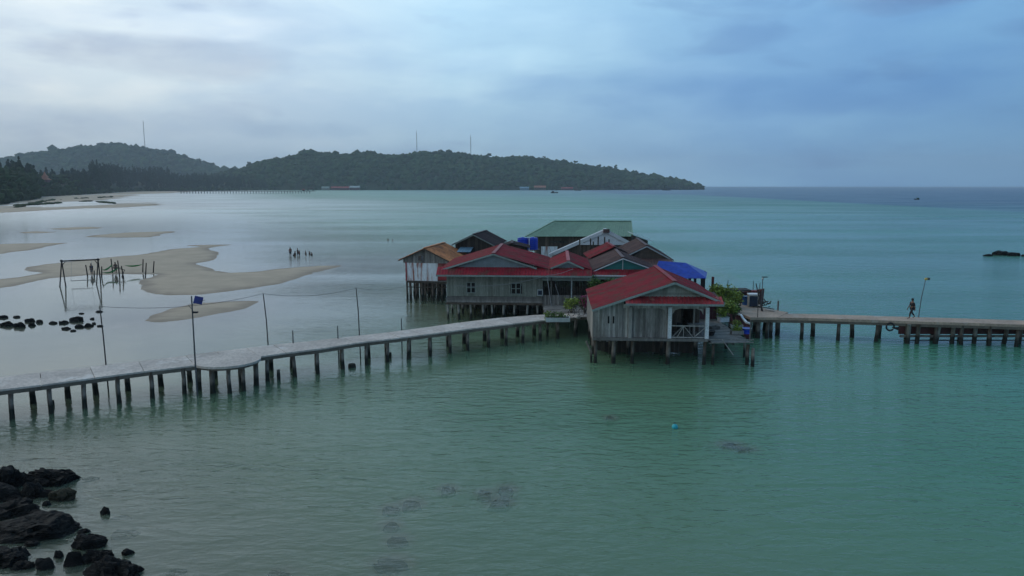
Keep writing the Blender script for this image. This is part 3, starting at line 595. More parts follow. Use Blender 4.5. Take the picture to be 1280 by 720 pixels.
# ---------------------------------------------------------------- rocks
def rock(p, rx, ry, rz, label, seed, mat='rock', grp='rocks', cat='rock', rot=0, ang_=.30, sink=.25):
    bm = bmesh.new(); bmesh.ops.create_icosphere(bm, subdivisions=5 if rx > .35 and mat != 'rocksub' else 3, radius=1); o_ = Vector((seed*7.3,seed*3.1,seed*1.7))
    rr_ = random.Random(seed); pls = [(Vector((rr_.gauss(0,1),rr_.gauss(0,1),rr_.gauss(.2,.8))).normalized(), rr_.uniform(.55,.85)) for _ in range(13)]
    for v in bm.verts:
        d = v.co.normalized(); q = 1.1+.5*noise.noise(d*1.4+o_)-.5*abs(noise.noise(d*2.3+o_))-.34*abs(noise.noise(d*4.7-o_))-.15*abs(noise.noise(d*10+o_))
        pz = d.z*q; pz = pz if pz > -.4 else -.4+(pz+.4)*.3
        if pz > .55: pz = .55+(pz-.55)*.45
        c_ = Vector((d.x*q, d.y*q, pz))
        for n_, dd in pls:
            e_ = c_.dot(n_)-dd
            if e_ > 0: c_ -= n_*e_*.75
        c_ += d*(.05*noise.noise(d*6+o_)+.045*noise.noise(d*13+o_)+.02*noise.noise(d*27+o_))
        v.co = c_
    mx_ = [max(abs(v.co[i]) for v in bm.verts) for i in range(3)]
    for v in bm.verts: v.co = Vector((v.co.x*rx/mx_[0], v.co.y*ry/mx_[1], v.co.z*rz/mx_[2]))
    me = bpy.data.meshes.new('rock'); bm.to_mesh(me); bm.free(); me.materials.append(M[mat])
    me.polygons.foreach_set('use_smooth',[False]*len(me.polygons))
    o = bpy.data.objects.new('rock', me); COL.objects.link(o); o.location = (p[0],p[1],p[2]-rz*sink*.3); o.rotation_euler = (0,0,rot); return tag(o, label, cat, grp)
def rock_px(x0,x1,y0,y1,label,seed,mat='rock',grp='rocks',rot=0):
    b = W((x0+x1)/2, y1-(y1-y0)*.25, 0); s = PXM(math.hypot(b.y,13)); rx = (x1-x0)/2/s; 
    ry = rx*.65; rz = max((y1-y0)/s*.8-ry*.25, rx*.3); return rock((b.x,b.y+ry*.4,0), rx*1.02, ry, rz, label, seed, mat, grp, rot=rot)
FG='black rocks in the lower left corner'
for i,(x0,x1,y0,y1,lab) in enumerate([
 (-30,34,580,622,'large black rock at the left edge, highest of the lower left group'),(28,90,583,612,'long sloping black slab at the top right of the lower left group'),
 (20,56,602,628,'squat dark rock tucked below the long sloping slab'),(-20,40,625,652,'rounded black boulder at the left edge above the widest slab'),
 (34,55,638,652,'small pointed rock leaning on the rounded boulder'),(-30,96,648,680,'widest smooth black slab in the lower left corner'),
 (124,137,633,646,'small black rock standing alone in the water'),(88,130,667,690,'wedge shaped rock right of the widest slab'),
 (79,103,688,714,'upright black rock below the wedge shaped one'),(102,140,686,708,'flat topped rock between two larger black ones'),
 (96,173,697,736,'big black boulder at the bottom edge, rightmost of the group'),(44,65,698,716,'small tilted rock near the bottom edge'),
 (-30,28,688,712,'low half submerged rock at the bottom of the left edge'),(-40,16,606,634,'black rock at the left edge under the highest one')]):
    rock_px(x0,x1,y0,y1,lab,i+1,grp=FG,rot=[0,.1,-.2,.1][i%4])
for i,(x0,x1,y0,y1,lab) in enumerate([(50,66,612,624,'small stone between the sloping slab and the brown rock'),(-6,30,618,630,'low flat stone under the highest black rock'),(30,48,676,684,'thin stone at the foot of the widest slab'),(66,80,688,700,'small black stone left of the upright rock'),
   (120,142,690,700,'low black stone above the big bottom boulder'),(96,112,660,668,'small black stone just above the wedge shaped rock'),(52,62,626,634,'little stone below the brown weedy rock'),(14,40,702,714,'low stone near the bottom left corner'),(88,98,676,688,'small sharp stone left of the wedge shaped rock'),(150,166,686,696,'small stone behind the big bottom boulder')]):
    rock_px(x0,x1,y0,y1,lab,200+i,grp=FG)
rock_px(60,91,611,630,'brown weedy rock just right of the black slabs',40,'rockbrown',FG)
MG='dark rocks in the shallows beyond the pier'
mids = [(-4,11,392,399,'top left'),(-4,16,399,410,'broad'),(15,26,393,398,'small flat'),(15,32,400,411,'wide'),(31,45,396,404,'upper'),(33,44,402,409,'lower'),(44,54,398,405,'round'),
 (59,72,400,406,'flat'),(71,86,399,406,'long'),(83,104,393,404,'largest'),(91,106,404,411,'low'),(104,116,402,410,'knobbly'),(114,120,402,406,'tiny'),(76,89,407,413,'flat'),(120,129,405,409,'thin flat'),(112,118,396,400,'small round'),(97,105,390,393,'thin'),(119,128,387,391,'flat'),(86,95,411,415,'small')]
mlabs = ['dark rock at the left edge behind the broad one','broad dark rock at the left edge of the shallows','small flat rock set back at the gap in the left rock cluster','wide black rock in the middle of the left rock cluster',
 'humped rock at the back right of the left rock cluster','rock in front of the humped one in the left cluster','round rock ending the left cluster','flat rock beginning the right rock cluster','long rock leading up to the largest of the right cluster',
 'largest rock of the right cluster beyond the pier','low rock in front of the largest one','knobbly rock right of the low one','tiny rock beside the knobbly one','flat rock nearest the pier in the right cluster','thin flat slab nearest the tall stake','small round rock behind the knobbly one','thin slab set back behind the largest rock','flat slab lying apart behind the right cluster','small rock at the front edge of the right cluster']
for i,(x0,x1,y0,y1,_) in enumerate(mids): rock_px(x0,x1,y0+(y1-y0)*.12,y1,mlabs[i],60+i,grp=MG)
RG='far rocks at the right edge'
rock_px(1229,1242,316.2,321.5,'low left end of the reef at the right edge',90,grp=RG); rock_px(1240,1262,311.5,321.6,'highest hump of the reef at the right edge',91,grp=RG)
rock_px(1258,1278,314,322,'long low rock right of the highest hump',92,grp=RG); rock_px(1276,1292,317,322,'reef rock cut off by the right edge',93,grp=RG)
SG='rocks under the clear water'
for i,(px,py,rx,lab) in enumerate(sunk):
    b = W(px,py,-.3); rock((b.x,b.y,-.52), rx*1.1, rx*.75, .36, lab, 120+i, 'rocksub', SG, rot=.4 if 'long' in lab or 'slim' in lab else .1)
# ---------------------------------------------------------------- left pier
PZ = 1.78
fe = [(-160,511.5),(-60,497),(0,487.2),(51.5,481),(118.6,472),(180,464),(243.6,456.5),(325,445.5),(357.5,441),(402.5,435.5),(445,428.5),(500,422),(555.5,415),(594,409.8),(642,404.3),(683,399.5),(712,396.5),(740,394.5)]
FE = [W(x,y,PZ) for x,y in fe]; 
def normals(pts):
    out = []
    for i in range(len(pts)):
        d = (pts[min(i+1,len(pts)-1)]-pts[max(i-1,0)]).normalized(); out.append(Vector((-d.y,d.x,0)))
    return out
NR = normals(FE)
bk = [W(x,y,PZ) for x,y in [(-160,494),(-60,479.5),(0,471.5),(64,463.5),(133,456),(204,447.7),(245,442.5),(330,432),(395,425.5),(450,419),(500,413.7),(524,410.5),(567.5,404),(620,397.5),(677,393),(740,391)]]
def dline(p):
    best = 9e9
    for i in range(len(bk)-1):
        a_, b_ = bk[i], bk[i+1]; t_ = max(0,min(1,(p-a_).dot(b_-a_)/(b_-a_).length_squared)); best = min(best,(p-a_.lerp(b_,t_)).length)
    return best
WD = [max(1.6, dline(p)) for p in FE]
pier = thing('concrete_pier','long pale concrete walkway on posts running from the left to the stilt houses','pier',(0,0,0))
def walkway(name, FE, NR, wds, zt, th, parent, mat, seg=1.8, edge='concside'):
    a = MB(); n = len(FE)
    for i in range(n-1):
        L = (FE[i+1]-FE[i]).length; k = max(1,int(L/seg))
        for j in range(k):
            t0,t1 = j/k,(j+1)/k
            p0=FE[i].lerp(FE[i+1],t0); p1=FE[i].lerp(FE[i+1],t1); w0_=wds[i]+(wds[i+1]-wds[i])*t0; w1_=wds[i]+(wds[i+1]-wds[i])*t1; q0=p0+NR[i].lerp(NR[i+1],t0)*w0_; q1=p1+NR[i].lerp(NR[i+1],t1)*w1_
            dz = rng.uniform(-.008,.008); dd=(p1-p0).normalized()*.016
            tp = [p0+dd,p1-dd,q1-dd,q0+dd]; tp=[Vector((v.x,v.y,zt+dz)) for v in tp]; bs=[Vector((v.x,v.y,zt-th)) for v in tp]
            a.prism(bs, tp)
    o = a.build(name, M[mat], parent)
    e = MB()
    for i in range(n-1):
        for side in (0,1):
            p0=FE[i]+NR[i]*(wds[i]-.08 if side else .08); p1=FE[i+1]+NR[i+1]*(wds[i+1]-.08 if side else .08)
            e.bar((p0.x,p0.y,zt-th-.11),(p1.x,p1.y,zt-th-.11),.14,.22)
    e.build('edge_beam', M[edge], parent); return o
walkway('deck', FE, NR, WD, PZ, .1, pier, 'concrete')
cpl = W(284,449.5,PZ); 
a = MB(); ring = [(cpl.x+2.1*math.cos(2*PI*i/28), cpl.y+2.0*math.sin(2*PI*i/28)) for i in range(28)]
a.prism([(x,y,PZ-.13) for x,y in ring],[(x,y,PZ+.012) for x,y in ring],.5); a.build('round_platform', M['concrete'], pier)
a = MB(); ring2 = [(cpl.x+1.97*math.cos(2*PI*i/28), cpl.y+1.87*math.sin(2*PI*i/28)) for i in range(28)]
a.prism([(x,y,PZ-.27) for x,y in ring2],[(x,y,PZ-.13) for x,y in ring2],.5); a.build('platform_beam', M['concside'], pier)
def pile_mesh(name, mat, parent, r=.12, H=3.6):
    a = MB(); z0 = -1.9; pts=[(rng.uniform(-.02,.02),rng.uniform(-.02,.02),z0+(H)*i/5) for i in range(6)]
    a.tube(pts,[r*1.12,r*1.15,r*1.25,r,r*.95,r*.95],9); return a.build(name, M[mat], parent, True)
def put_piles(parent, pts, mat='pile', r=.12, top=PZ-.12, extra=.35):
    first = [pile_mesh('pile', mat, parent, r*k_) for k_ in (1,1.25)]
    for i,(x,y) in enumerate(pts):
        s = (top+1.9)/3.6; f_ = first[i] if i < 2 else dup(first[i%2], parent)
        f_.location=(x,y,1.9*s-1.9); f_.scale=(1,1,s); f_.rotation_euler=(rng.uniform(-.035,.035),rng.uniform(-.035,.035),rng.uniform(0,6))
cum = [0]
for i in range(len(FE)-1): cum.append(cum[-1]+(FE[i+1]-FE[i]).length)
def along(s):
    for i in range(len(FE)-1):
        if cum[i+1] >= s or i == len(FE)-2:
            t = (s-cum[i])/(cum[i+1]-cum[i]); return FE[i].lerp(FE[i+1],t), NR[i].lerp(NR[i+1],t).normalized()
pts = []; s = .5; k = 0
while s < cum[-1]-.3:
    p,n_ = along(s); pts.append((p.x+n_.x*.14, p.y+n_.y*.14)); wq = dline(p)-.2; p,n_ = along(s+rng.uniform(.7,1.1)); pts.append((p.x+n_.x*wq, p.y+n_.y*wq)); s += rng.uniform(1.6,1.95)
pts += [(cpl.x+1.75*math.cos(a_), cpl.y+1.65*math.sin(a_)) for a_ in (3.6,4.5,5.6,.1,5.1)]
put_piles(pier, pts, 'pile', .135)
# debris / leftover stumps
def stump(px,py,h_,r,label,tilt=0,grp='broken stumps in the water'):
    b = W(px,py,0); a = MB(); a.tube([(0,0,-1.2),(tilt*.2,0,h_*.5),(tilt,0,h_)],[r,r*.95,r*.8],8); o = a.build('stump', M['pile']); o.location=(b.x,b.y,0); tag(o,label,'stump',grp)
stump(65.5,507,.32,.13,'short broken stump just in front of the left end of the pier'); stump(348.5,475,.72,.13,'dark broken stump in front of the pier right of the round platform'); stump(488,447,.42,.1,'short stump under the middle of the pier')
stump(740,453,1.6,.09,'crooked leaning stake in the water left of the front house',-.45); stump(440,459,.25,.3,'dark lump of debris in the water under the pier')
# poles on the pier
def pole(px, ytop, ybase, label, r=.045, zb=PZ, lean=0, mat='polewood', name='pole', below=True):
    b = W(px, ybase, zb); zt = ZA(ytop, b.y); a = MB(); a.tube([(0,0,-zb-.6 if below else 0),(lean*.4,0,(zt-zb)*.5),(lean,0,zt-zb)],[r,r*.9,r*.7],7)
    return a, b, zt
PG='thin poles along the pier'
tips = []
for px,yt,yb,lab,ln in [(133,383,456,'thin dark pole at the left of the pier holding the start of the wire',-.12),(336,367,431,'thin pole on the back edge of the pier, right of the round platform',-.22),(450,360,419,'thin pole on the back edge of the pier, near its middle',-.18)]:
    a,b,zt = pole(px,yt,yb,lab,lean=ln); o = a.build('pole', M['polewood']); o.location = b; tag(o,lab,'pole',PG); tips.append(Vector((b.x+ln,b.y,zt)))
for px,yt,yb,lab in [(366.5,413,429,'short post on the back edge of the pier, left of a pair'),(422.5,407,423,'short post on the back edge of the pier left of the middle pole'),(502,398,412,'short dark post on the pier nearest the stilt shack')]:
    a,b,zt = pole(px,yt,yb,lab,r=.05); o = a.build('post', M['metalpole']); o.location = b; tag(o,lab,'post','short posts on the pier')
a,b,zt = pole(244.5,370,460,'',r=.05); b = W(244.5,459.5,PZ); zt = ZA(370,b.y)
t = thing('solar_lamp_pole','tall slim pole with a blue solar panel and lamp beside the round platform','lamp pole',b)
a = MB(); a.tube([(0,0,-2.6),(0,0,1),(0.03,0,zt-PZ)],[.06,.05,.04],8); a.build('pole', M['metalpole'], t)
H = zt-PZ; a = MB(); a.poly([(.18,-.18,H-.38),(.66,-.10,H-.50),(.66,.22,H-.12),(.18,.14,H-.0),(.18,-.16,H-.41),(.66,-.08,H-.53),(.66,.24,H-.15),(.18,.16,H-.03)],[(0,1,2,3),(7,6,5,4),(0,4,5,1),(1,5,6,2),(2,6,7,3),(3,7,4,0)]); a.build('solar_panel', surf('panel_blue',(.02,.03,.16),(.02,.025,.11),rough=.3,bump=0), t)
a = MB(); a.bar((0,0,H-.55),(.45,0,H-.30),.03); a.bar((0,0,H-.95),(.22,0,H-.98),.03); a.bar((-.02,0,H-.8),(-.2,0,H-.55),.03); a.bar((.5,0,H-.33),(.85,0,H-.27),.02); a.build('bracket', M['metalpole'], t)
a = MB(); a.box(.06,.34,-.1,.1,H-1.06,H-.97); a.build('lamp_head', M['clothdark'], t)
def wire(p, q, sag, label, r=.012, mat='wire'):
    a = MB(); p = Vector(p); q = Vector(q); a.tube([p.lerp(q,i/16)-Vector((0,0,sag*4*(i/16)*(1-i/16))) for i in range(17)], r, 5); o = a.build('wire', M[mat]); return tag(o,label,'wire','wires strung over the pier')
wire(tips[0],tips[1],.45,'thin wire from the left pole to the pole beyond the round platform'); wire(tips[1],tips[2],.35,'thin wire between the two poles right of the round platform')
hp = Vector((XA(570,68.3,4.0),68.3,ZA(357,68.3))); wire(tips[2],(XA(505,80.5),80.5,ZA(357,80.5)),.3,'thin wire from the middle pole to the stilt shack')
# ---------------------------------------------------------------- right pier
RZ = 1.86
fr2 = [(938,396.5),(975,397),(1010,397.6),(1060,399),(1100,400.2),(1168,402.4),(1225,404),(1280,405.8),(1380,409.5),(1480,413.5)]
FR = [W(x,y,RZ) for x,y in fr2]; NR2 = normals(FR)
rp = thing('concrete_pier','brown concrete walkway on posts running out from the houses to the right edge','pier',(0,0,0))
walkway('deck', FR, NR2, [2.1]*len(FR), RZ, .22, rp, 'concwarm', 2.6)
pts = []
for px in (960,1004.5,1050,1098,1136,1172,1205,1240,1275,1320,1370,1430):
    y = np.interp(px,[q[0] for q in fr2],[q[1] for q in fr2]); p = W(px,y,RZ); pts.append((p.x,p.y+.16)); 
    pts.append((p.x-1.3+rng.uniform(-.2,.2), p.y+1.9))
put_piles(rp, pts, 'pile', .15, RZ-.22)
# low landing stage under its right end
ls = thing('landing_stage','low dark wooden landing stage under the right end of the pier','landing stage',(0,0,0))
xa, xb = XA(1128,58.3,1), XA(1420,57.5,1); Y0 = 58.9
a = MB(); a.box(xa,xb,Y0-.1,Y0+.05,.72,1.40); a.build('side_board', M['darkred'], ls); a = MB(); a.box(xa+.3,xb,Y0+.05,Y0+1.6,.9,1.0)
a.build('stage_deck', M['wooddark'], ls)
a = MB(); a.box(xa,xb,Y0-.36,Y0-.2,.50,.68); a.build('rail', M['deckwood'], ls)
a = MB(); a.box(xa+.4,xb,Y0-.3,Y0-.25,.20,.28); a.build('rail', M['pilelt'], ls)
for k_,px in enumerate((1138,1150,1176,1194,1222,1262,1300,1350)):
    x = XA(px,58,1); a = MB(); a.tube([(x-.25*(k_%3==2),Y0-.50,-1.2),(x+.1,Y0-.46,1.62)],[.19,.16],8); a.build('leg', M['pilelt'] if k_%2==0 else M['pile'], ls, True)
for k_,px in enumerate((1163,1212,1256)):
    x = XA(px,58,1); a = MB(); a.box(x-.7,x+.7,Y0-.15,Y0-.11,1.30,1.62); a.build('cross_board', M['wooddark'], ls)
# tyre hanging from the pier
p = W(1112,409,0); x = XA(1112,58.7,1.3); a = MB()
a.tube([(x+.32*math.cos(q*PI/8),58.62,1.38+.32*math.sin(q*PI/8)) for q in range(17)],.07,8); tag(a.build('tyre', M['clothdark']),'black tyre hanging under the edge of the right pier','tyre')
stump(971,413.5,2.75,.09,'tall lone post standing in the water just behind the start of the right pier',0,'posts behind the right pier')
# lamp on the right pier
b = W(1148,396.5,RZ); zt = ZA(349,b.y); t = thing('street_lamp','thin leaning lamp pole on the right pier just behind the walking person','lamp',b)
H = zt-RZ; a = MB(); a.tube([(0,0,-.2),(.12,0,H*.5),(.36,0,H)],[.04,.032,.028],7); a.build('pole', M['metalpole'], t)
a = MB(); a.ball((.40,0,H+.02),.15,.12,.11,10,6); a.build('lamp_head', M['yellow'], t); a = MB(); a.box(.5,.66,-.12,.12,H-.06,H+.12); a.build('battery_box', M['metalpole'], t)
# ---------------------------------------------------------------- people
def body_mesh(pts, edges, rad, root=0, sub=2):
    me = bpy.data.meshes.new('b'); me.from_pydata([tuple(p) for p in pts], edges, []); o = bpy.data.objects.new('b', me); COL.objects.link(o)
    md = o.modifiers.new('s','SKIN'); md.use_smooth_shade = True; 
    for i, s in enumerate(me.skin_vertices[0].data): s.radius = (rad[i],rad[i]) if not isinstance(rad[i],tuple) else rad[i]; s.use_root = (i == root)
    if sub: o.modifiers.new('u','SUBSURF').levels = sub; o.modifiers['u'].render_levels = sub
    dg = bpy.context.evaluated_depsgraph_get(); ev = o.evaluated_get(dg); out = bpy.data.meshes.new_from_object(ev); bpy.data.objects.remove(o); return out
def person(loc, H, rz, label, pose='stand', shirt='clothdark', pants='clothnavy', grp=None, stride=0.0, fingers=False, bare=False, cut=None):
    """figure facing +x; sizes for 1.7 m scaled by H"""
    k = H/1.7; t = thing('person', label, 'person', loc, rz, grp)
    P_ = {}; s = stride
    if pose == 'stand': hip=.92; P_['kL']=(.04+s*.25,.10,.50); P_['aL']=(s*.42,.10,.08); P_['tL']=(s*.42+.17,.11,.03); P_['kR']=(.05-s*.12,-.10,.50); P_['aR']=(-s*.48,-.10,.10+s*.08); P_['tR']=(-s*.48+.16,-.11,.03+s*.02)
    elif pose == 'crouch': hip=.38; P_['kL']=(.36,.14,.52); P_['aL']=(.12,.13,.08); P_['tL']=(.30,.14,.03); P_['kR']=(.36,-.14,.50); P_['aR']=(.10,-.13,.08); P_['tR']=(.28,-.14,.03)
    elif pose == 'bend': hip=.85; P_['kL']=(.07,.12,.46); P_['aL']=(0,.12,.08); P_['tL']=(.17,.13,.03); P_['kR']=(.07,-.12,.46); P_['aR']=(-.02,-.12,.08); P_['tR']=(.15,-.13,.03)
    ln = {'stand':.02,'crouch':.22,'bend':.45}[pose]; up = {'stand':1,'crouch':.95,'bend':.75}[pose]
    hp_=Vector((0,0,hip)); ch=hp_+Vector((ln*.6,0,.28*up)); sh=hp_+Vector((ln,0,.46*up)); nk=sh+Vector((ln*.12,0,.08)); hd=nk+Vector((.03+ln*.1,0,.12)); ht=hd+Vector((0,0,.09))
    pts=[hp_,ch,sh,nk,hd,ht]; ed=[(0,1),(1,2),(2,3),(3,4),(4,5)]; rd=[(.13,.15),(.12,.15),(.11,.12),.055,(.095,.082),.06]
    arms=[]
    for sg,sw in ((1,-s),(-1,s)):
        i=len(pts); a0=sh+Vector((0,sg*.19,-.03)); a1=a0+Vector((sw*.12+ln*.2,sg*.05,-.27)); a2=a1+Vector((sw*.16+.05+ln*.1,0,-.23)); a3=a2+Vector((.02,0,-.08)); 
        pts+=[a0,a1,a2,a3]; ed+=[(2,i),(i,i+1),(i+1,i+2),(i+2,i+3)]; rd+=[.062,.045,.03,(.022,.04)]; arms.append((a0,a1,a2))
        if fingers:
            for q in range(4):
                j=len(pts); off=Vector((-.028+q*.019,0,0)); Lf=[.055,.065,.06,.045][q]; pts+=[a3+off+Vector((0,0,-.035)),a3+off+Vector((.004,-sg*.012,-.035-Lf*.6)),a3+off+Vector((.002,-sg*.03,-.035-Lf))]; ed+=[(i+3,j),(j,j+1),(j+1,j+2)]; rd+=[.009,.0085,.007]
            j=len(pts); pts+=[a3+Vector((.045,-sg*.01,.005)),a3+Vector((.06,-sg*.02,-.035))]; ed+=[(i+3,j),(j,j+1)]; rd+=[.010,.008]
    legs=[]
    for q,sg in (('L',1),('R',-1)):
        i=len(pts); l0=hp_+Vector((0,sg*.09,-.06)); pts+=[l0,Vector(P_['k'+q]),Vector(P_['a'+q]),Vector(P_['t'+q])]; ed+=[(0,i),(i,i+1),(i+1,i+2),(i+2,i+3)]; rd+=[.095,.06,.042,(.035,.03)]; legs.append((l0,Vector(P_['k'+q]),Vector(P_['a'+q])))
    pts=[p*k for p in pts]; rd=[tuple(x*k for x in r) if isinstance(r,tuple) else r*k for r in rd]
    me=body_mesh(pts,ed,rd,0,2); me.materials.append(M['skin']); o=bpy.data.objects.new('body',me); COL.objects.link(o); o.parent=t
    # nose, ears kept on the hair/face mesh as separate small features
    a=MB(); hd_=hd*k; a.ball((hd_.x-.012*k,0,hd_.z+.045*k),.108*k,.092*k,.095*k,12,8); a.ball((hd_.x-.045*k,0,hd_.z-.01*k),.075*k,.09*k,.09*k,10,6); a.build('hair',M['hair'],t,True)
    if not bare:
        p2=[hp_+Vector((0,0,.04)),ch,sh]+[arms[0][0],arms[0][1],arms[1][0],arms[1][1]]; e2=[(0,1),(1,2),(2,3),(3,4),(2,5),(5,6)]; r2=[(.15,.17),(.14,.17),(.125,.135),.078,.06,.078,.06]
        me=body_mesh([p*k for p in p2],e2,[tuple(x*k for x in r) if isinstance(r,tuple) else r*k for r in r2],0,2); me.materials.append(M[shirt]); o=bpy.data.objects.new('shirt',me); COL.objects.link(o); o.parent=t
    p2=[hp_]; e2=[]; r2=[(.145,.165)]
    for lg in legs:
        i=len(p2); end=lg[1].lerp(lg[2],.75 if pose=='stand' and s else .1); p2+=[lg[0],lg[1],end]; e2+=[(0,i),(i,i+1),(i+1,i+2)]; r2+=[.112,.078,.062]
    me=body_mesh([p*k for p in p2],e2,[tuple(x*k for x in r) if isinstance(r,tuple) else r*k for r in r2],0,2); me.materials.append(M[pants]); o=bpy.data.objects.new('trousers',me); COL.objects.link(o); o.parent=t
    return t
b = W(1139.5,398.2,RZ); person((b.x,b.y,RZ+.01),1.72,PI,'person in dark clothes walking left along the right pier','stand','clothdark','clothdark',stride=.62,fingers=True)
PGp='bathers in the shallow bay'
def wade(px,py,H,rz,lab,**kw):
    b = W(px,py,0); return person((b.x,b.y,-min(depth_at(b.x,b.y),.35)),H,rz,lab,grp=PGp,**kw)
wade(363,319.3,1.78,R(-60),'slim dark haired person standing upright, leftmost of the bathers',shirt='clothred',pants='clothdark')
wade(367.5,319.5,1.65,R(-20),'person crouching low in the water between two standing bathers',pose='crouch',shirt='clothdark',pants='clothdark')
wade(372.3,319.8,1.72,R(200),'dark figure standing bent slightly forward, in the middle of the bathers',shirt='clothdark',pants='clothnavy')
wade(374.3,319.8,1.35,R(170),'shorter person standing close against the right of a taller bather',shirt='clothred',pants='clothdark')
def swimmer(px,py,lab,up=.0):
    b = W(px,py,0); person((b.x,b.y,-.98+up),1.65,R(rng.uniform(0,360)),lab,'stand','clothdark','clothdark',PGp,bare=(px>450))
swimmer(382.3,317.6,'bather chest deep in the water, just right of the standing group'); swimmer(387,317.9,'bather low in the water, left of the last close pair'); swimmer(389.5,318.6,'bather lowest in the water at the right end of the group',-.15)
swimmer(485,300.3,'swimmer far out with head above water, left of a pair',-.2); swimmer(491,301,'swimmer far out with head above water, right of a pair',-.25)
b = W(145,341.5,0); person((b.x,b.y,-.15),1.8,R(-90),'person in grey brown clothes standing among the hammock posts','stand','clothgrey','clothgrey')
b = W(115,343,0); person((b.x,b.y,-.12),1.75,R(-100),'person in dark blue standing by the swing frame','stand','clothnavy','clothgrey')
# ---------------------------------------------------------------- swing frame and hammocks
Ys = W(80,357,0).y; t = thing('swing_frame','tall wooden A frame swing standing in the shallows','swing',(0,0,0))
def g_(px,Y,z): return Vector((XA(px,Y,z),Y,z))
zt = ZA(326.5,Ys)
feet = [((77,Ys),[(74.3,Ys-1.2),(83.5,Ys-1.0)]),((122.5,Ys+2.0),[(120.3,Ys+.6),(126.5,Ys+3.2)])]
for (ap,ft) in feet:
    for f_ in ft: a = MB(); a.tube([g_(f_[0],f_[1],-.8), g_(ap[0],ap[1],zt+.1)],[.085,.07],8); a.build('leg', M['polewood'], t, True)
a = MB(); a.tube([g_(75.5,Ys,zt),g_(124,Ys+2.0,zt+.03)],[.09,.09],8); a.build('crossbeam', M['wooddark'], t, True)
for q,Yq in ((77,Ys),(122.5,Ys+2)): a = MB(); c_ = g_(q,Yq,zt+.02); a.ball(c_,.19,.19,.17,10,6,jit=.15); a.build('rope_knot', M['polewood'], t)
a = MB(); a.bar(g_(78,Ys,zt-.5),g_(82,Ys+.1,zt),.07); a.build('brace', M['polewood'], t); a = MB(); a.bar(g_(118,Ys+2,zt),g_(121.5,Ys+2,zt-.5),.07); a.build('brace', M['polewood'], t)
for q,Yq in ((89,Ys+.5),(114.5,Ys+1.6)): a = MB(); a.tube([g_(q,Yq,.55),g_(q,Yq,zt)],.012,5); a.build('rope', M['wirelt'], t)
a = MB(); a.bar(g_(88.5,Ys+.5,.55),g_(115.5,Ys+1.6,.55),.12,.07); a.build('seat', M['deckwood'], t)
HG='posts of the hammock place in the shallows'
hp = [(107.5,331,109.5,345,'slanted post right of the swing beam'),(117.5,338,117.8,345.5,'short post beside the person in dark blue'),(139.5,323.5,141,342,'tall post at the right end of the first hammock'),
 (148,325.5,149.5,346,'tall post just right of the standing person'),(152.3,332.5,154.5,348,'shorter leaning post in the middle cluster'),(155.5,338,152,346,'short crossed post in the middle cluster'),(179.5,324,178.5,341,'tall post at the right end of the second hammock'),
 (183.5,328.5,181.8,347,'post in front of the right pair by the sandbar'),(193,326.5,191.5,341.5,'rightmost post on the sandbar'),(127.5,333,127,346,'post at the left end of the first hammock')]
for x0,y0,x1,y1,lab in hp:
    b = W(x1,y1,0); zt_ = ZA(y0,b.y); a = MB(); dx = XA(x0,b.y,1)-b.x; a.tube([(-dx*.3,0,-.6),(dx*.5,0,zt_*.5),(dx,0,zt_)],[.1,.085,.07],7); o = a.build('post', M['wooddark'], None, True); o.location = b; tag(o,lab,'post',HG)
def hammock(pa, pb, sag, label):
    a = MB(); n = 14
    for i in range(n):
        for j in range(4):
            def P2(t,u): c_=pa.lerp(pb,t)-Vector((0,0,sag*4*t*(1-t))); wv=.42*math.sin(PI*min(max(t,.03),.97)); return c_+Vector((0,(u-.5)*2*wv,abs(u-.5)*.35*math.sin(PI*t)))
            q=[P2(i/n,j/4),P2((i+1)/n,j/4),P2((i+1)/n,(j+1)/4),P2(i/n,(j+1)/4)]; a.poly(q+[v-Vector((0,0,.03)) for v in q],[(0,1,2,3),(7,6,5,4),(0,4,5,1),(2,6,7,3)],.5)
    tag(a.build('hammock', M['hammock']),label,'hammock','green hammocks over the water')
hammock(g_(127.5,101,1.2),g_(140.5,106,1.45),.42,'green hammock hung left of the standing person'); hammock(g_(128,100,.95),g_(149,104,1.25),.45,'lower green hammock in front of the first one'); hammock(g_(156,106,1.25),g_(178.5,108,1.25),.3,'green hammock at the right between two posts')
a = MB(); a.bar(g_(148,104,1.0),g_(156,104,.8),.08); a.bar(g_(141,106,.9),g_(152,104,1.1),.07); tag(a.build('lashed_rails', M['wooddark']),'crossed wooden rails lashed between the middle hammock posts','rail')
# ---------------------------------------------------------------- houses
def frame(px, Y0, rz, name, label):
    X0 = XA(px, Y0, 5); return thing(name, label, 'house', (X0,Y0,0), rz), X0
def gable_roof(t, xl, zl, xr, zr_, zt, y0, y1, mat, pitch=.3, name='roof', xt=0, matr=None):
    a = MB(); a.corr((xl,y1,zl),(xl,y0,zl),(xt,y0,zt),(xt,y1,zt),pitch); o = a
    if matr is None: a.corr((xr,y0,zr_),(xr,y1,zr_),(xt,y1,zt),(xt,y0,zt),pitch)
    r = a.build(name, mat, t)
    if matr is not None: a = MB(); a.corr((xr,y0,zr_),(xr,y1,zr_),(xt,y1,zt),(xt,y0,zt),pitch); a.build(name, matr, t)
    a = MB(); a.bar((xt,y0-.02,zt+.055),(xt,y1+.02,zt+.055),.34,.03); a.build('ridge_cap', mat, t)
    return r
def barge(t, xl, zl, xr, zr_, zt, y, mat, h=.16, xt=0):
    a = MB(); a.bar((xl,y,zl-.1),(xt,y,zt-.1),.04,h); a.bar((xt,y-.003,zt-.1),(xr,y-.003,zr_-.1),.04,h); a.build('bargeboard', mat, t)
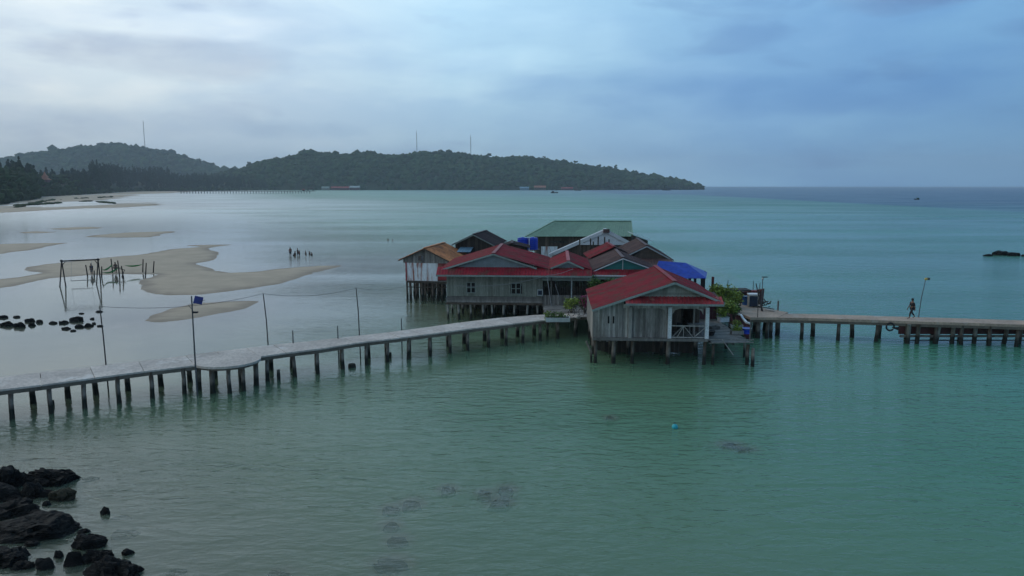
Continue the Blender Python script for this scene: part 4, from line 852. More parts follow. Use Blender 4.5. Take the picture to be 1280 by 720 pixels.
def gable_tri(xl, zl, xr, zr_, zt, xt=0):
    return lambda z: (xl+(xt-xl)*max(0,(z-zl))/(zt-zl) if z>zl else xl, xr+(xt-xr)*max(0,(z-zr_))/(zt-zr_) if z>zr_ else xr)
def skirt(t, xa, xb, ya, za, yb, zb, mat, pitch=.28):
    a = MB(); a.corr((xa,ya,za),(xb,ya,za),(xb,yb,zb),(xa,yb,zb),pitch,.04); a.build('skirt_roof', mat, t)
def floorp(t, x0,x1,y0,y1,z, mat='deckwood', w_=.2, name='floor'):
    a = MB(); x = x0
    while x < x1-.01: q = min(w_*rng.uniform(.9,1.1), x1-x); a.box(x+.006,x+q-.006,y0+rng.uniform(-.04,.04),y1,z-.05,z); x += q
    a.build(name, M[mat], t); a = MB()
    y = y0+.12
    while y < y1: a.box(x0,x1,y-.05,y+.05,z-.22,z-.054); y += 1.4
    a.build('joist', M['wooddark'], t)
def house_piles(t, xsn, ysn, ztop, mat='pile', r=.11, skip=()):
    pts = [(x,y) for y in ysn for x in xsn]; put_piles(t, pts, mat, r, ztop)

# ---- 1. front house with the big red roof
Y0 = 51.5; t, X0 = frame(841, Y0, R(-3.2), 'stilt_house', 'nearest stilt house with a big red sheet roof and an open porch')
fx = lambda px, z=3: XA(px,Y0,z)-X0
fz = lambda py: ZA(py,Y0)
xl, xr = fx(741.5), fx(883); zf = 1.95; zt = fz(350.5); zl, zr_ = fz(385.5), fz(375.5); D = 9.0
slope = lambda x: zt+(x)*(zt-zl)/(-xl+.1)*1.0 if x < 0 else zt-(x)*(zt-zr_)/(fx(901)-0)
gable_roof(t, xl-.12, zl, fx(901), zr_, zt, -.75, D+.4, M['red'])
barge(t, xl-.12, zl, fx(901), zr_, zt, -.78, M['trim'])
topf = lambda q: slope(xl+q)-.10
x1 = fx(779)
for px in (761,767.3): a = MB(); a.box(fx(px)-.06,fx(px)+.06,-.035,.0,fz(405),fz(396)); a.build('window_slit', M['black'], t)
a = MB(); a.planks((xl,0,0),(1,0,0),x1-xl,zf-.28,lambda q: slope(xl+q)-.12, ragged=.06); a.build('front_wall', M['woodlt'], t)
a = MB(); a.planks((fx(790),.10,0),(1,0,0),fx(835)-fx(790),zf-.02,fz(384)); a.build('porch_wall', M['wood'], t)
a = MB(); a.planks((fx(779),.06,0),(1,0,0),fx(790.5)-fx(779),zf-.02,fz(384)); a.build('porch_wall', M['woodlt'], t)
a = MB(); a.planks((fx(779),-.05,0),(1,0,0),xr-fx(779)+.1,fz(385.5),fz(376.5),.03,.22); a.build('fascia', M['woodlt'], t)
# arch corner pieces
for (px,sg) in ((792,1),(833,-1),(840,1),(878,-1)):
    x = fx(px); a = MB(); a.poly([(x,-.07,fz(385.5)),(x+sg*.5,-.07,fz(385.5)),(x+sg*.18,-.07,fz(387.5)),(x,-.07,fz(393)),(x,-.04,fz(385.5)),(x+sg*.5,-.04,fz(385.5)),(x+sg*.18,-.04,fz(387.5)),(x,-.04,fz(393))],[(0,1,2,3),(7,6,5,4),(0,4,5,1),(1,5,6,2),(2,6,7,3),(3,7,4,0)]); a.build('bracket', M['woodlt'], t)
for px, mm in ((788,'woodlt'),(837,'white'),(883,'white')):
    x = fx(px); a = MB(); a.box(x-.13,x+.13,-.14,.08,zf-.02,fz(384)-.0); a.build('post', M[mm], t)
# gable
a = MB(); xa, xb = fx(797), fx(885); a.boards(xa,xb,-.32,fz(370.5),zt-.22,.16,.03,gable_tri(xa,fz(370.5),xb,fz(370.5),zt-.18)); a.build('gable_wall', M['woodgreen'], t)
skirt(t, fx(781,5), fx(900,5), -1.15, fz(377), -.30, fz(369.8), M['redfaded'])
a = MB(); a.box(fx(781,5),fx(900,5),-1.2,-1.16,fz(377)-.13,fz(377)+.02); a.build('eave_board', M['trim'], t)
# side and rear walls, floor
a = MB(); a.planks((xl,D,0),(0,-1,0),D,zf-.25,zl-.1); a.build('side_wall', M['woodlt'], t)
a = MB(); a.planks((xr,2.6,0),(0,1,0),D-2.6,zf-.02,slope(xr)-.12); a.planks((xr,D,0),(-1,0,0),xr-xl,zf-.02,lambda q: slope(xr-q)-.12); a.build('rear_wall', M['wood'], t)
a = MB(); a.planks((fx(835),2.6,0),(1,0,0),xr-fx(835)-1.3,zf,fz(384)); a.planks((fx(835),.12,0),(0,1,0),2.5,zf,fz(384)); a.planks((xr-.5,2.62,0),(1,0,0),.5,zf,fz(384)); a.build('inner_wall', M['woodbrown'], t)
floorp(t, xl, xr+.1, -.1, D, zf)
a = MB(); a.box(xl,xr+.1,-.2,-.12,zf-.2,zf+.0); a.build('floor_beam', M['wood'], t)
a = MB(); a.box(fx(779.5),fx(790),-.11,-.085,fz(380.3),fz(377)); a.build('vent_opening', M['black'], t)
# railing with crossed bars
a = MB(); xa, xb = fx(839.5), fx(881.5); zr0 = zf+.08; zr1 = fz(407); xm = xa+(xb-xa)*.54
a.bar((xa,-.06,zr1),(xb,-.06,zr1),.07,.07); a.bar((xa,-.06,zr0),(xb,-.06,zr0),.06,.06); 
a.bar((xm-.9,-.04,zr0),(xm-.45,-.04,zr1),.05); a.bar((xm-.45,-.05,zr1),(xm+.25,-.05,zr0),.05); a.bar((xa+.05,-.07,zr0),(xm-.5,-.07,zr1),.05); a.bar((xm+.3,-.04,zr0),(xb,-.04,zr1-.1),.05); a.bar((xm-.45,-.03,zr0),(xm-.45,-.03,zr1),.04); a.bar((xm+.35,-.03,zr0),(xm+.35,-.03,zr1),.04)
a.build('railing', M['woodlt'], t)
a = MB(); a.box(fx(870),fx(872),1.2,1.26,zf,fz(384)); a.build('post', M['woodlt'], t)
house_piles(t, [xl+.25,fx(768),fx(792),fx(836),fx(881)], [.05,3.0,6.0,8.7], zf-.2, 'pile', .13)
a = MB(); a.planks((xl+.9,3.2,0),(1,0,0),fx(880)-xl-1.2,.35,zf-.24,w_ if False else .035) if False else None
dk_ = MB(); dk_.planks((xl+.3,3.6,0),(1,0,0),xr-xl-.5,.0,zf-.25,.03,.3,ragged=.15); dk_.build('added_shade_screen', M['wooddark'], t)  # dark boards added so the space under the floor reads as deep shade
H1 = t
# things on the porch
b_ = thing('motorbike' if False else 'garden_table','pale low table standing on the porch of the nearest house','table',(XA(868,53.6,2.2),53.6,zf+.0)); a = MB(); a.box(-.5,.5,-.3,.3,.62,.67); a.build('table_top', M['woodlt'], b_)
for sx in (-.42,.42):
    for sy in (-.24,.24): a = MB(); a.box(sx-.03,sx+.03,sy-.03,sy+.03,0,.62); a.build('leg', M['wood'], b_)
b_ = thing('plastic_chair','dark chair in the porch corner of the nearest house','chair',(XA(851,53.2,2.2),53.3,zf+.0),R(150)); a = MB(); a.box(-.22,.22,-.22,.22,.4,.44); a.build('seat',M['clothdark'],b_); a = MB(); a.box(-.22,.22,.2,.24,.44,.85); a.build('backrest',M['clothdark'],b_)
for sx in (-.19,.19):
    for sy in (-.19,.19): a = MB(); a.box(sx-.02,sx+.02,sy-.02,sy+.02,0,.4); a.build('leg', M['clothdark'], b_)

# ---- 2. long grey house with two gables
Y0 = 69.0; t, X0 = frame(617, Y0, R(-3.5), 'stilt_house', 'long grey plank house with a dark red roof and two small windows')
fx = lambda px, z=3: XA(px,Y0,z)-X0
fz = lambda py: ZA(py,Y0)
zf = 1.75; xl, xr = fx(558), fx(678); xv = fx(686,5); xe = fx(739,5); zt = fz(316.5); z2 = fz(325); D = 11
xl_e = fx(548,5); x2 = fx(710,5); zv = fz(334.5); zle = fz(337.5)
holes = [(fx(583.5)-xl,fx(593.8)-xl,fz(366),fz(353.5)),(fx(639.5)-xl,fx(650.5)-xl,fz(367),fz(354))]
a = MB(); a.planks((xl,0,0),(1,0,0),xr-xl,fz(370.5),fz(341.5),holes=holes,jit=.006); a.build('front_wall', M['woodgreen'], t)
a = MB(); a.boards(xl,xr,-.02,zf-.05,fz(370.5)-.01,.2,.035); a.build('lower_wall', M['wood'], t)
for hx0,hx1,za,zb in holes:
    x0_, x1_ = xl+hx0, xl+hx1; w_ = thing('x','x','x') if False else None
    f_ = MB(); e=.05; f_.box(x0_-e,x1_+e,-.03,.01,za-e,za+.02); f_.box(x0_-e,x1_+e,-.03,.01,zb-.02,zb+e); f_.box(x0_-e,x0_+.02,-.03,.01,za+.02,zb-.02); f_.box(x1_-.02,x1_+e,-.03,.01,za+.02,zb-.02)
    xm=(x0_+x1_)/2; zm=(za+zb)/2; f_.box(xm-.05,xm+.05,-.035,.012,za+.02,zb-.02); f_.box(x0_+.02,xm-.05,-.033,.011,zm-.03,zm+.03); f_.box(xm+.05,x1_-.02,-.033,.011,zm-.03,zm+.03)
    fo = f_.build('window', M['trim'], t); p_ = MB(); p_.box(x0_,x1_,.05,.06,za,zb); p_.build('pane', M['black'], fo)
a = MB(); a.planks((xl,D,0),(0,-1,0),D,zf-.05,zle); a.planks((xr,D,0),(-1,0,0),xr-xl,zf,zv); a.build('side_wall', M['wood'], t)
# roof: two gables
a = MB(); a.corr((xl_e,D,zle),(xl_e,-.5,zle),(0,-.5,zt),(0,D,zt)); a.corr((xv,-.5,zv-.05),(xv,D,zv-.05),(0,D,zt),(0,-.5,zt)); a.build('roof', M['red'], t)
a = MB(); a.corr((xv,D-1,zv-.05),(xv,-.5,zv-.05),(x2,-.5,z2),(x2,D-1,z2)); a.corr((xe,-.5,zv-.1),(xe,D-1,zv-.1),(x2,D-1,z2),(x2,-.5,z2)); a.build('roof', M['red'], t)
a = MB(); a.bar((0,-.52,zt+.05),(0,D,zt+.05),.34,.03); a.build('ridge_cap', M['redfaded'], t); a = MB(); a.bar((x2,-.52,z2+.05),(x2,D-1,z2+.05),.34,.03); a.build('ridge_cap', M['redfaded'], t)
a = MB(); a.bar((xl_e,-.53,zle-.07),(0,-.53,zt-.07),.04,.15); a.bar((0,-.533,zt-.07),(fx(671,5),-.533,zv-.02),.04,.15); a.bar((fx(688,5),-.53,zv),(x2,-.53,z2-.07),.04,.15); a.bar((x2,-.533,z2-.07),(fx(729,5),-.533,zv),.04,.15); a.build('bargeboard', M['trim'], t)
a = MB(); xa, xb = fx(566,5), fx(667,5); a.boards(xa,xb,-.25,zv-.1,zt-.2,.17,.03,gable_tri(xa,zv-.1,xb,zv-.1,zt-.12)); a.build('gable_wall', M['woodbluegrey'], t)
a = MB(); xa, xb = fx(690,5), fx(727,5); a.boards(xa,xb,-.25,zv-.1,z2-.2,.17,.03,lambda z: gable_tri(xa-x2,zv-.1,xb-x2,zv-.1,z2-.12)(z)) if False else a.boards(xa,xb,-.25,zv-.1,z2-.2,.17,.03,(lambda z: (xa+(x2-xa)*(z-zv+.1)/(z2-.12-zv+.1), xb+(x2-xb)*(z-zv+.1)/(z2-.12-zv+.1)))); a.build('gable_wall', M['woodbluegrey'], t)
skirt(t, fx(547,5), xe, -1.25, fz(342), -.22, fz(333.6), M['red'])
a = MB(); a.box(fx(547,5),xe,-1.3,-1.26,fz(342)-.16,fz(342)+.0); a.build('eave_board', M['trim'], t)
# veranda
xw = fx(741)
a = MB(); a.planks((xr+.05,-.1,0),(1,0,0),xw-xr-.1,fz(384),fz(368),.03,.16,ragged=.04); a.build('veranda_fence', M['wood'], t)
a = MB(); a.boards(xr,xw,-.15,fz(350),fz(343),.2,.03); a.build('veranda_fascia', M['trim'], t)
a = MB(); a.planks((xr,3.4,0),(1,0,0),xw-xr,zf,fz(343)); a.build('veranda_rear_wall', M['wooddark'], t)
for px in (689,714,740): x = fx(px); a = MB(); a.box(x-.06,x+.06,-.22,-.12,zf,fz(346)); a.build('veranda_post', M['trimlt'] if px==714 else M['wood'], t)
floorp(t, xl, xw, -.05, D, zf)
a = MB(); a.box(xl-.05,xr,-.16,-.06,zf-.24,zf-.04); a.build('floor_beam', M['woodbrown'], t)
house_piles(t, [xl+.1,fx(573),fx(588),fx(603),fx(615),fx(629),fx(643),fx(659),fx(672),fx(690),fx(712),fx(735)], [.05,3.2,6.5], zf-.2, 'pilelt', .10)
a = MB(); a.planks((xl,7.5,0),(1,0,0),xw-xl,-.3,zf-.25,.03,.4); a.build('added_shade_screen', M['wooddark'], t)  # added dark backing, stands in for shade beneath the long house
# meter box on the corner, cable
b_ = thing('meter_box','small framed blue box fixed at the corner of the long grey house','meter box',(XA(675,68.7,3),68.62,ZA(369.5,68.7))); a = MB(); a.box(-.27,.27,-.06,.06,0,.62); a.build('frame', M['trimlt'], b_); a = MB(); a.box(-.19,.19,-.075,-.062,.1,.52); a.build('door', M['navy'], b_)
wire((XA(567,67.6,4),67.6,ZA(357,67.6)),(XA(686,67.4,4.6),67.4,ZA(344,67.4)),.42,'pale sagging cable across the front of the long grey house',.022,'wirelt')
wire((XA(686,67.4,4.6),67.4,ZA(344,67.4)),(XA(716,67.2,4.6),67.2,ZA(336,67.2)),.12,'pale cable rising from the veranda corner to the roof edge',.018,'wirelt')
for x0,y0,x1,y1,lab in [(683.5,344,690.5,391,'thin leaning pole in front of the veranda of the long house'),(694,355,700,375,'short slanting pole inside the veranda opening')]:
    Yp=67; a = MB(); a.tube([(XA(x0,Yp,4),Yp,ZA(y0,Yp)),(XA(x1,Yp,2),Yp,ZA(y1,Yp))],.035,6); tag(a.build('pole', M['wirelt']),lab,'pole')

# ---- 3. house with the teal gable
Y0 = 69.3; t, X0 = frame(778, Y0, R(-3.5), 'stilt_house', 'house with a teal gable and brown sheet roof behind the nearest house')
fx = lambda px, z=5: XA(px,Y0,z)-X0
fz = lambda py: ZA(py,Y0)
zf=1.8; zt=fz(321.5); zl=fz(338.5); zr_=fz(336); xl=fx(737.5); xr=fx(819)
gable_roof(t, xl, zl, xr, zr_, zt, -.45, 9, M['brownroof']); barge(t, fx(742), fz(337.4), fx(817), fz(335.4), zt, -.5, M['white'], .09)
xa, xb = fx(744), fx(815); a = MB(); a.boards(xa,xb,-.2,fz(337),zt-.15,.17,.03,gable_tri(xa,fz(337),xb,fz(337),zt-.1)); a.build('gable_wall', M['teal'], t)
a = MB(); a.box(-.04,.04,-.28,-.22,fz(337),zt-.12); a.build('gable_strip', M['trimlt'], t)
skirt(t, fx(736.5), fx(814), -1.1, fz(342.6), -.22, fz(336.6), M['red'])
a = MB(); a.box(fx(736.5),fx(814),-1.16,-1.11,fz(342.6)-.10,fz(342.6)+.02); a.build('eave_board', M['white'], t)
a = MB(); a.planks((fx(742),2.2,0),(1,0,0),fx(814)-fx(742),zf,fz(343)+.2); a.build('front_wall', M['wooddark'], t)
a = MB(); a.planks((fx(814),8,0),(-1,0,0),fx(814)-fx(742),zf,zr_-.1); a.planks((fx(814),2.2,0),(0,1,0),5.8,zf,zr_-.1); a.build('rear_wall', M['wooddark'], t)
a = MB(); a.boards(fx(742),fx(812),-.9,fz(348),fz(344),.2,.03); a.build('veranda_fascia', M['trim'], t)
for px in (744,768,792,812): x = fx(px,3); a = MB(); a.box(x-.06,x+.06,-.8,-.7,zf,fz(344)); a.build('veranda_post', M['trimlt'], t)
floorp(t, fx(740), fx(816), -1.0, 8, zf); house_piles(t, [fx(742),fx(765),fx(790),fx(813)], [-.8,3,7], zf-.2)

def simple_house(px, Y0, rz, label, apex, left, right, D, roofm, wallm, zf=1.8, bargem=None, bh=.16, gm=None, over=.5, wl=None, wr=None, wallkind='planks', rm2=None, capx=True):
    t, X0 = frame(px, Y0, rz, 'stilt_house', label)
    fx = lambda p_, z=5: XA(p_,Y0,z)-X0
    fz = lambda py: ZA(py,Y0)
    zt=fz(apex); xl,zl=fx(left[0]),fz(left[1]); xr,zr_=fx(right[0]),fz(right[1])
    gable_roof(t, xl, zl, xr, zr_, zt, -over, D+.3, roofm, matr=rm2)
    if bargem: barge(t, xl, zl, xr, zr_, zt, -over-.03, bargem, bh)
    w0 = xl+.35 if wl is None else fx(wl); w1 = xr-.35 if wr is None else fx(wr)
    sl = lambda x: (zt+(x)*(zt-zl)/(-xl) if x < 0 else zt-(x)*(zt-zr_)/xr)-.12
    a = MB(); a.planks((w0,0,0),(1,0,0),w1-w0,zf,lambda q: sl(w0+q)); a.build('front_wall', wallm, t)
    a = MB(); a.planks((w0,D,0),(0,-1,0),D,zf,sl(w0)); a.planks((w1,0,0),(0,1,0),D,zf,sl(w1)); a.planks((w1,D,0),(-1,0,0),w1-w0,zf,lambda q: sl(w1-q)); a.build('side_wall', wallm, t)
    floorp(t, w0-.1, w1+.1, -.2, D, zf); n=max(3,int((w1-w0)/2)); house_piles(t, [w0+.1+(w1-w0-.2)*i/(n-1) for i in range(n)], [0,D/2,D-.2], zf-.2)
    return t, fx, fz, sl
# ---- 4. brown roof house at the right
t,fx,fz,sl = simple_house(807.5,77,R(-4),'brown roofed house with a dark gable behind the teal gabled one',306.5,(766,327),(841,324.5),10,M['brownroof'],M['wooddark'],bargem=M['trimlt'],bh=.12)
a = MB(); xa,xb=fx(793),fx(834); a.boards(xa,xb,-.2,fz(324),fz(309),.2,.03,gable_tri(xa,fz(319),xb,fz(322),fz(308))); a.build('gable_wall', M['woodbrown'], t)
skirt(t, fx(768), fx(838), -3.4, ZA(335,73.8), -.45, fz(322.5), M['brownroof'])
# ---- 5. rear red roof
simple_house(766.5,78.5,R(0),'small red roofed house wedged between the brown and dark red roofs',308,(735,322.5),(800,322.5),5.3,M['red'],M['brownroof'],rm2=M['brownroof'])
# ---- 6. white gabled house
t,fx,fz,sl = simple_house(757,90,R(-2),'house with a broad white trimmed gable in front of the green roofed hall',287.3,(687,318.5),(787.5,303.5),1.6,M['white'],M['woodbrown'],bargem=M['white'],bh=.42,over=.2)
xa,xb = fx(727),fx(781); a = MB(); a.boards(xa,xb,-.1,fz(304),fz(290),.22,.04,gable_tri(xa,fz(305),xb,fz(303),fz(288.5))); a.build('gable_wall', M['white'], t)
a = MB(); a.box(fx(725),fx(785),-.25,-.16,fz(306),fz(303.6)); a.build('tie_beam', M['white'], t)
a = MB(); a.box(-.38,.38,-.7,-.3,fz(290.5),fz(286)); a.build('gable_finial', M['brownroof'], t)
for px,y0,y1,lab in [(738,298,306,'left'),(747,296,305,'middle left'),(749,295,305,'mid'),(755,296,304,'middle right'),(760.5,299,303,'right')]:
    pass
for i,(px,y0,y1) in enumerate([(738,298,312),(741.5,302,314),(747.5,296,313),(755.5,296,310),(724.5,298,316),(761,299,309)]):
    Yp=87.5; a = MB(); a.tube([(XA(px,Yp,5),Yp,ZA(y1,Yp)-2.5),(XA(px,Yp,5),Yp,ZA(y0,Yp))],.09,6)
    labs=['weathered stake in front of the white gable, left of the tallest','shortest stake at the lower left of the white gable','tallest stake before the middle of the white gable','stake just right of the middle of the white gable','dark stake left of the white gable below the green roof','small stake at the right of the white gable']
    tag(a.build('stake', M['wooddark']),labs[i],'stake','stakes in front of the white gable')
# ---- 7. green roofed hall
Y0=100; t, X0 = frame(725,Y0,0,'stilt_hall','large hall with a long green hipped roof at the back of the cluster'); t['category']='hall'
fx = lambda p_, z=6: XA(p_,Y0,z)-X0
fz = lambda py: ZA(py,Y0)
ze=fz(295.3); Yr=5.0; zr_=ZA(276.2,Y0+Yr); xl,xr=fx(656.5),fx(791); rx0=XA(693,Y0+Yr,8)-X0; rx1=XA(789.5,Y0+Yr,8)-X0
a = MB(); a.corr((xl,-.5,ze),(xr,-.5,ze),(rx1,Yr,zr_),(rx0,Yr,zr_),.35,.03); a.corr((xr,2*Yr+.5,ze),(rx0+.3,2*Yr+.5,ze),(rx0,Yr,zr_),(rx1,Yr,zr_),.35,.03); a.build('roof', M['green'], t); a = MB(); a.poly([(rx0+.3,2*Yr+.5,ze),(xl,-.5,ze),(rx0,Yr,zr_-.03),(rx0+.32,2*Yr+.5,ze-.04),(xl+.02,-.5,ze-.04),(rx0+.05,Yr,zr_-.06)],[(0,1,2),(5,4,3)],.5); a.build('gable_end', M['woodbrown'], t)
a = MB(); a.bar((rx0,Yr,zr_+.04),(rx1,Yr,zr_+.04),.4,.04); a.bar((xl,-.5,ze+.03),(rx0,Yr,zr_+.04),.25,.04); a.build('ridge_cap', M['green'], t)
wx0,wx1 = fx(671),fx(790)
a = MB(); a.planks((wx0,0,0),(1,0,0),wx1-wx0,1.8,ze-.05,.04,.25,holes=[(fx(690)-wx0,fx(708)-wx0,fz(303.5),fz(301))],ragged=.1); a.build('front_wall', M['woodbrown'], t)
a = MB(); a.planks((wx0,10,0),(0,-1,0),10,1.8,ze-.05,.04,.25); a.planks((wx1,0,0),(0,1,0),10,1.8,ze-.05,.04,.25); a.planks((wx1,10,0),(-1,0,0),wx1-wx0,1.8,ze-.05,.04,.25); a.poly([(wx1,0,ze-.05),(wx1,10,ze-.05),(wx1,Yr,zr_-.1),(wx1-.05,0,ze-.05),(wx1-.05,10,ze-.05),(wx1-.05,Yr,zr_-.1)],[(0,1,2),(5,4,3)]); a.build('side_wall', M['wooddark'], t)
a = MB(); a.planks((fx(676.5),-.08,0),(1,0,0),fx(697)-fx(676.5),2.0,fz(308),.03,.5); a.build('patch_panel', M['whiterust'], t)
floorp(t, wx0, wx1, -.2, 10, 1.8, w_=.4); house_piles(t, [wx0+.2+(wx1-wx0-.4)*i/6 for i in range(7)], [0,5,9.8], 1.6)
# white lean-to
Y0=95; t, X0 = frame(802,Y0,0,'lean_to_shed','dark shed with a white sloping roof at the right end of the green hall'); t['category']='shed'
fx = lambda p_, z=6: XA(p_,Y0,z)-X0
fz = lambda py: ZA(py,Y0)
a = MB(); a.corr((fx(815),-.4,fz(301)),(fx(815),3.5,fz(301)),(fx(790),3.5,fz(291.8)),(fx(790),-.4,fz(291.8)),.3); a.build('roof', M['white'], t)
a = MB(); sl=lambda q: fz(293)-(fz(293)-fz(301))*q/(fx(811)-fx(789)); a.planks((fx(789),0,0),(1,0,0),fx(810)-fx(789),1.8,sl); a.planks((fx(810),0,0),(0,1,0),3.2,1.8,fz(301.5)); a.build('wall', M['wooddark'], t); house_piles(t,[fx(791),fx(808)],[0,3],1.8)
# ---- 8. dark maroon roof house, back left
t,fx,fz,sl = simple_house(593,88,R(-10),'dark plank house with a maroon roof at the back left of the cluster',292.5,(565,306),(621,306.5),7,M['darkroof'],M['wooddark'],bargem=M['trim'],bh=.10)
a = MB(); a.corr((fx(575),-1.8,fz(313.5)),(fx(592),-1.8,fz(313.5)),(fx(592),-.1,fz(309)),(fx(575),-.1,fz(309)),.3); a.build('awning', M['paleblue'], t)
# low maroon roof linking to the tanks
t,fx,fz,sl = simple_house(640,84.5,R(0),'low maroon roofed annex beside the blue water tanks',303.8,(618,310),(663,309.5),3.5,M['darkroof'],M['wooddark'])
# ---- 9. rusty orange shack
Y0=81; t, X0 = frame(532,Y0,R(-10.5),'stilt_shack','small stilt shack with a rusty orange roof and white sheet walls, furthest left'); t['category']='shack'
fx = lambda p_, z=4: XA(p_,Y0,z)-X0
fz = lambda py: ZA(py,Y0)
zf=fz(351); zt=fz(309.8); xl,xr=fx(506.5),fx(561); zl,zr_=fz(325),fz(326)
gable_roof(t, fx(498.5), zl, fx(566), zr_, zt, -.5, 7.8, M['orange']); barge(t, fx(498.5), zl, fx(566), zr_, zt, -.54, M['woodbrown'], .1)
xa,xb=fx(503),fx(562); a=MB(); a.planks((xa,-.06,0),(1,0,0),xb-xa,fz(328.8),lambda q:(zt-(abs(xa+q))*((zt-zl)/abs(fx(498.5)) if xa+q<0 else (zt-zr_)/fx(566)))-.1,.03,.2,holes=[(fx(523.5)-xa,fx(527.5)-xa,fz(325.5),fz(319.5))]); a.build('gable_wall', M['wood'], t)
a=MB(); a.box(fx(523),fx(528),-.09,-.05,fz(326),fz(325.3)); a.box(fx(524.8),fx(526),-.10,-.055,fz(325.3),fz(319.5)); a.build('gable_shutter', M['woodbrown'], t)
a=MB(); a.corr((xl,-.02,zf-.05),(fx(547.5),-.02,zf-.05),(fx(547.5),-.021,fz(328.8)),(xl,-.021,fz(328.8)),.3,.02); a.build('front_wall', M['whiterust'], t)
a=MB(); a.corr((fx(548),0,zf+.1),(xr,0,zf+.1),(xr,-.001,fz(328.8)),(fx(548),-.001,fz(328.8)),.3,.02,r=.3); a.build('front_wall', M['redfaded'], t)
a=MB(); a.corr((xl-.01,7.5,zf-.05),(xl-.01,0,zf-.05),(xl-.012,0,zl),(xl-.012,7.5,zl),.3,.02); a.planks((xr,0,0),(0,1,0),7.5,zf,zr_); a.build('side_wall', M['whiterust'], t)
a=MB(); a.box(xl-.06,xl+.10,-.08,.06,zf-.1,fz(328)); a.build('corner_post', M['redfaded'], t)
floorp(t, xl, xr, -.1, 7.5, zf); house_piles(t, [xl+.1,xl+.5,fx(519),fx(527),fx(531),fx(541),fx(547),fx(553)], [0,2.5,5,7.3], zf-.2, 'pile', .12)
a=MB(); a.bar((xl,-.1,zf-.75),(xr,-.1,zf-.7),.07,.1); a.bar((xl,-.1,zf-.2),(xr,-.1,zf-.2),.1,.14); a.build('cross_rail', M['wooddark'], t)
# blue tanks
TG='blue water tanks by the green hall'
for px,lab in ((653.3,'blue ribbed water tank standing left of a white pipe'),(665.8,'blue ribbed water tank between the white pipe and the green roofed hall')):
    Y0=91; zb=ZA(311.5,Y0); ztk=ZA(297.2,Y0); t=thing('water_tank',lab,'water tank',(XA(px,Y0,6),Y0,zb),0,TG); r0=.66; H=ztk-zb; prof=[]
    for i in range(25): q=i/24; prof.append(((0,0,H*q), r0*(1+.025*math.cos(q*2*PI*6))*(1 if q<.93 else .93)))
    a=MB(); a.tube([p_[0] for p_ in prof],[p_[1] for p_ in prof],24); a.build('tank', M['blue'], t, True); a=MB(); a.tube([(0,0,H),(0,0,H+.08)],[.22,.2],12); a.build('lid', M['blue'], t)
t=thing('tank_stand','wooden stand carrying the blue water tanks','stand',(XA(659.5,91,6),91,0)); a=MB(); a.box(-1.5,1.5,-.8,.8,zb-.12,zb-.005); a.build('platform',M['woodbrown'],t)
for sx in (-1.35,1.35):
    for sy in (-.65,.65): a=MB(); a.box(sx-.08,sx+.08,sy-.08,sy+.08,-1,zb-.12); a.build('leg',M['woodbrown'],t)
a=MB(); a.tube([(XA(661.5,90.1,6),90.1,2),(XA(661.5,90.1,6),90.1,ZA(296.5,90.1))],.05,7); tag(a.build('pipe',M['white']),'thin white upright pipe between the two blue tanks','pipe')
# blue canopy
t=thing('blue_canopy','open shelter with a bright blue tarpaulin roof behind the nearest house','shelter',(0,0,0)); Ya,Yb,Yc=66.0,68.3,70.6; zr_=ZA(328.5,Yb); ze=ZA(347.5,Ya); zq=ze
A=(XA(818,Ya,5),Ya,ze);B=(XA(883,Ya,5),Ya,ze);C=(XA(884,Yc,5),Yc,ze);Dd=(XA(818,Yc,5),Yc,ze);E=(XA(823,Yb,5),Yb,ZA(326,Yb));Ff=(XA(857,Yb,5),Yb,zr_)
a=MB(); dn=lambda p_:(p_[0],p_[1],p_[2]-.05); a.poly([A,B,C,Dd,E,Ff]+[dn(q) for q in (A,B,C,Dd,E,Ff)],[(0,1,5,4),(1,2,5),(2,3,4,5),(3,0,4),(10,11,7,6),(11,8,7),(11,10,9,8),(10,6,9),(0,6,7,1),(1,7,8,2),(2,8,9,3),(3,9,6,0)]); a.build('roof',M['bluetarp'],t)
for px,Yp in ((862,66.4),(877.5,66.4),(869,70.2),(880,70.2),(822,66.4)): x=XA(px,Yp,4); a=MB(); a.box(x-.11,x+.11,Yp-.1,Yp+.1,1.8,ze+.15); a.build('post',M['clothdark'],t)
# ---------------------------------------------------------------- shared timber deck and its surroundings
def deck(name,label,x0,x1,y0,y1,z,mat='deckwood',px_=2.6,cat='deck',pm='pile'):
    t=thing(name,label,cat,((x0+x1)/2,(y0+y1)/2,0)); L=(x1-x0)/2; D=(y1-y0)/2; a=MB(); y=-D
    while y<D-.01: q=min(.2*rng.uniform(.9,1.1),D-y); a.box(-L+rng.uniform(-.05,.05),L+rng.uniform(-.05,.05),y+.006,y+q-.006,z-.05,z+rng.uniform(-.006,.006)); y+=q
    a.build('planking',M[mat],t); a=MB(); x=-L+.1
    while x<L: a.box(x-.05,x+.05,-D,D,z-.2,z-.054); x+=1.5
    a.build('joist',M['wooddark'],t); nx_=max(2,int(2*L/px_)); ny_=max(2,int(2*D/3)); house_piles(t,[-L+.15+(2*L-.3)*i/(nx_-1) for i in range(nx_)],[-D+.15+(2*D-.3)*i/(ny_-1) for i in range(ny_)],z-.18,pm); return t
deck('wooden_deck','grey plank deck between the pier end and the nearest house',XA(683,60,1.8),XA(741,61.5,1.8)+2.5,61.2,67.5,1.74)
deck('wooden_deck','wide plank deck among the houses behind the veranda',XA(741,68,1.8)+1.0,XA(884,72,1.8),71.0,77,1.72)
deck('wooden_deck','plank side deck on the right of the nearest house',XA(886,52,1.8),XA(934,52,1.8),51.2,62.0,1.70,px_=1.6)
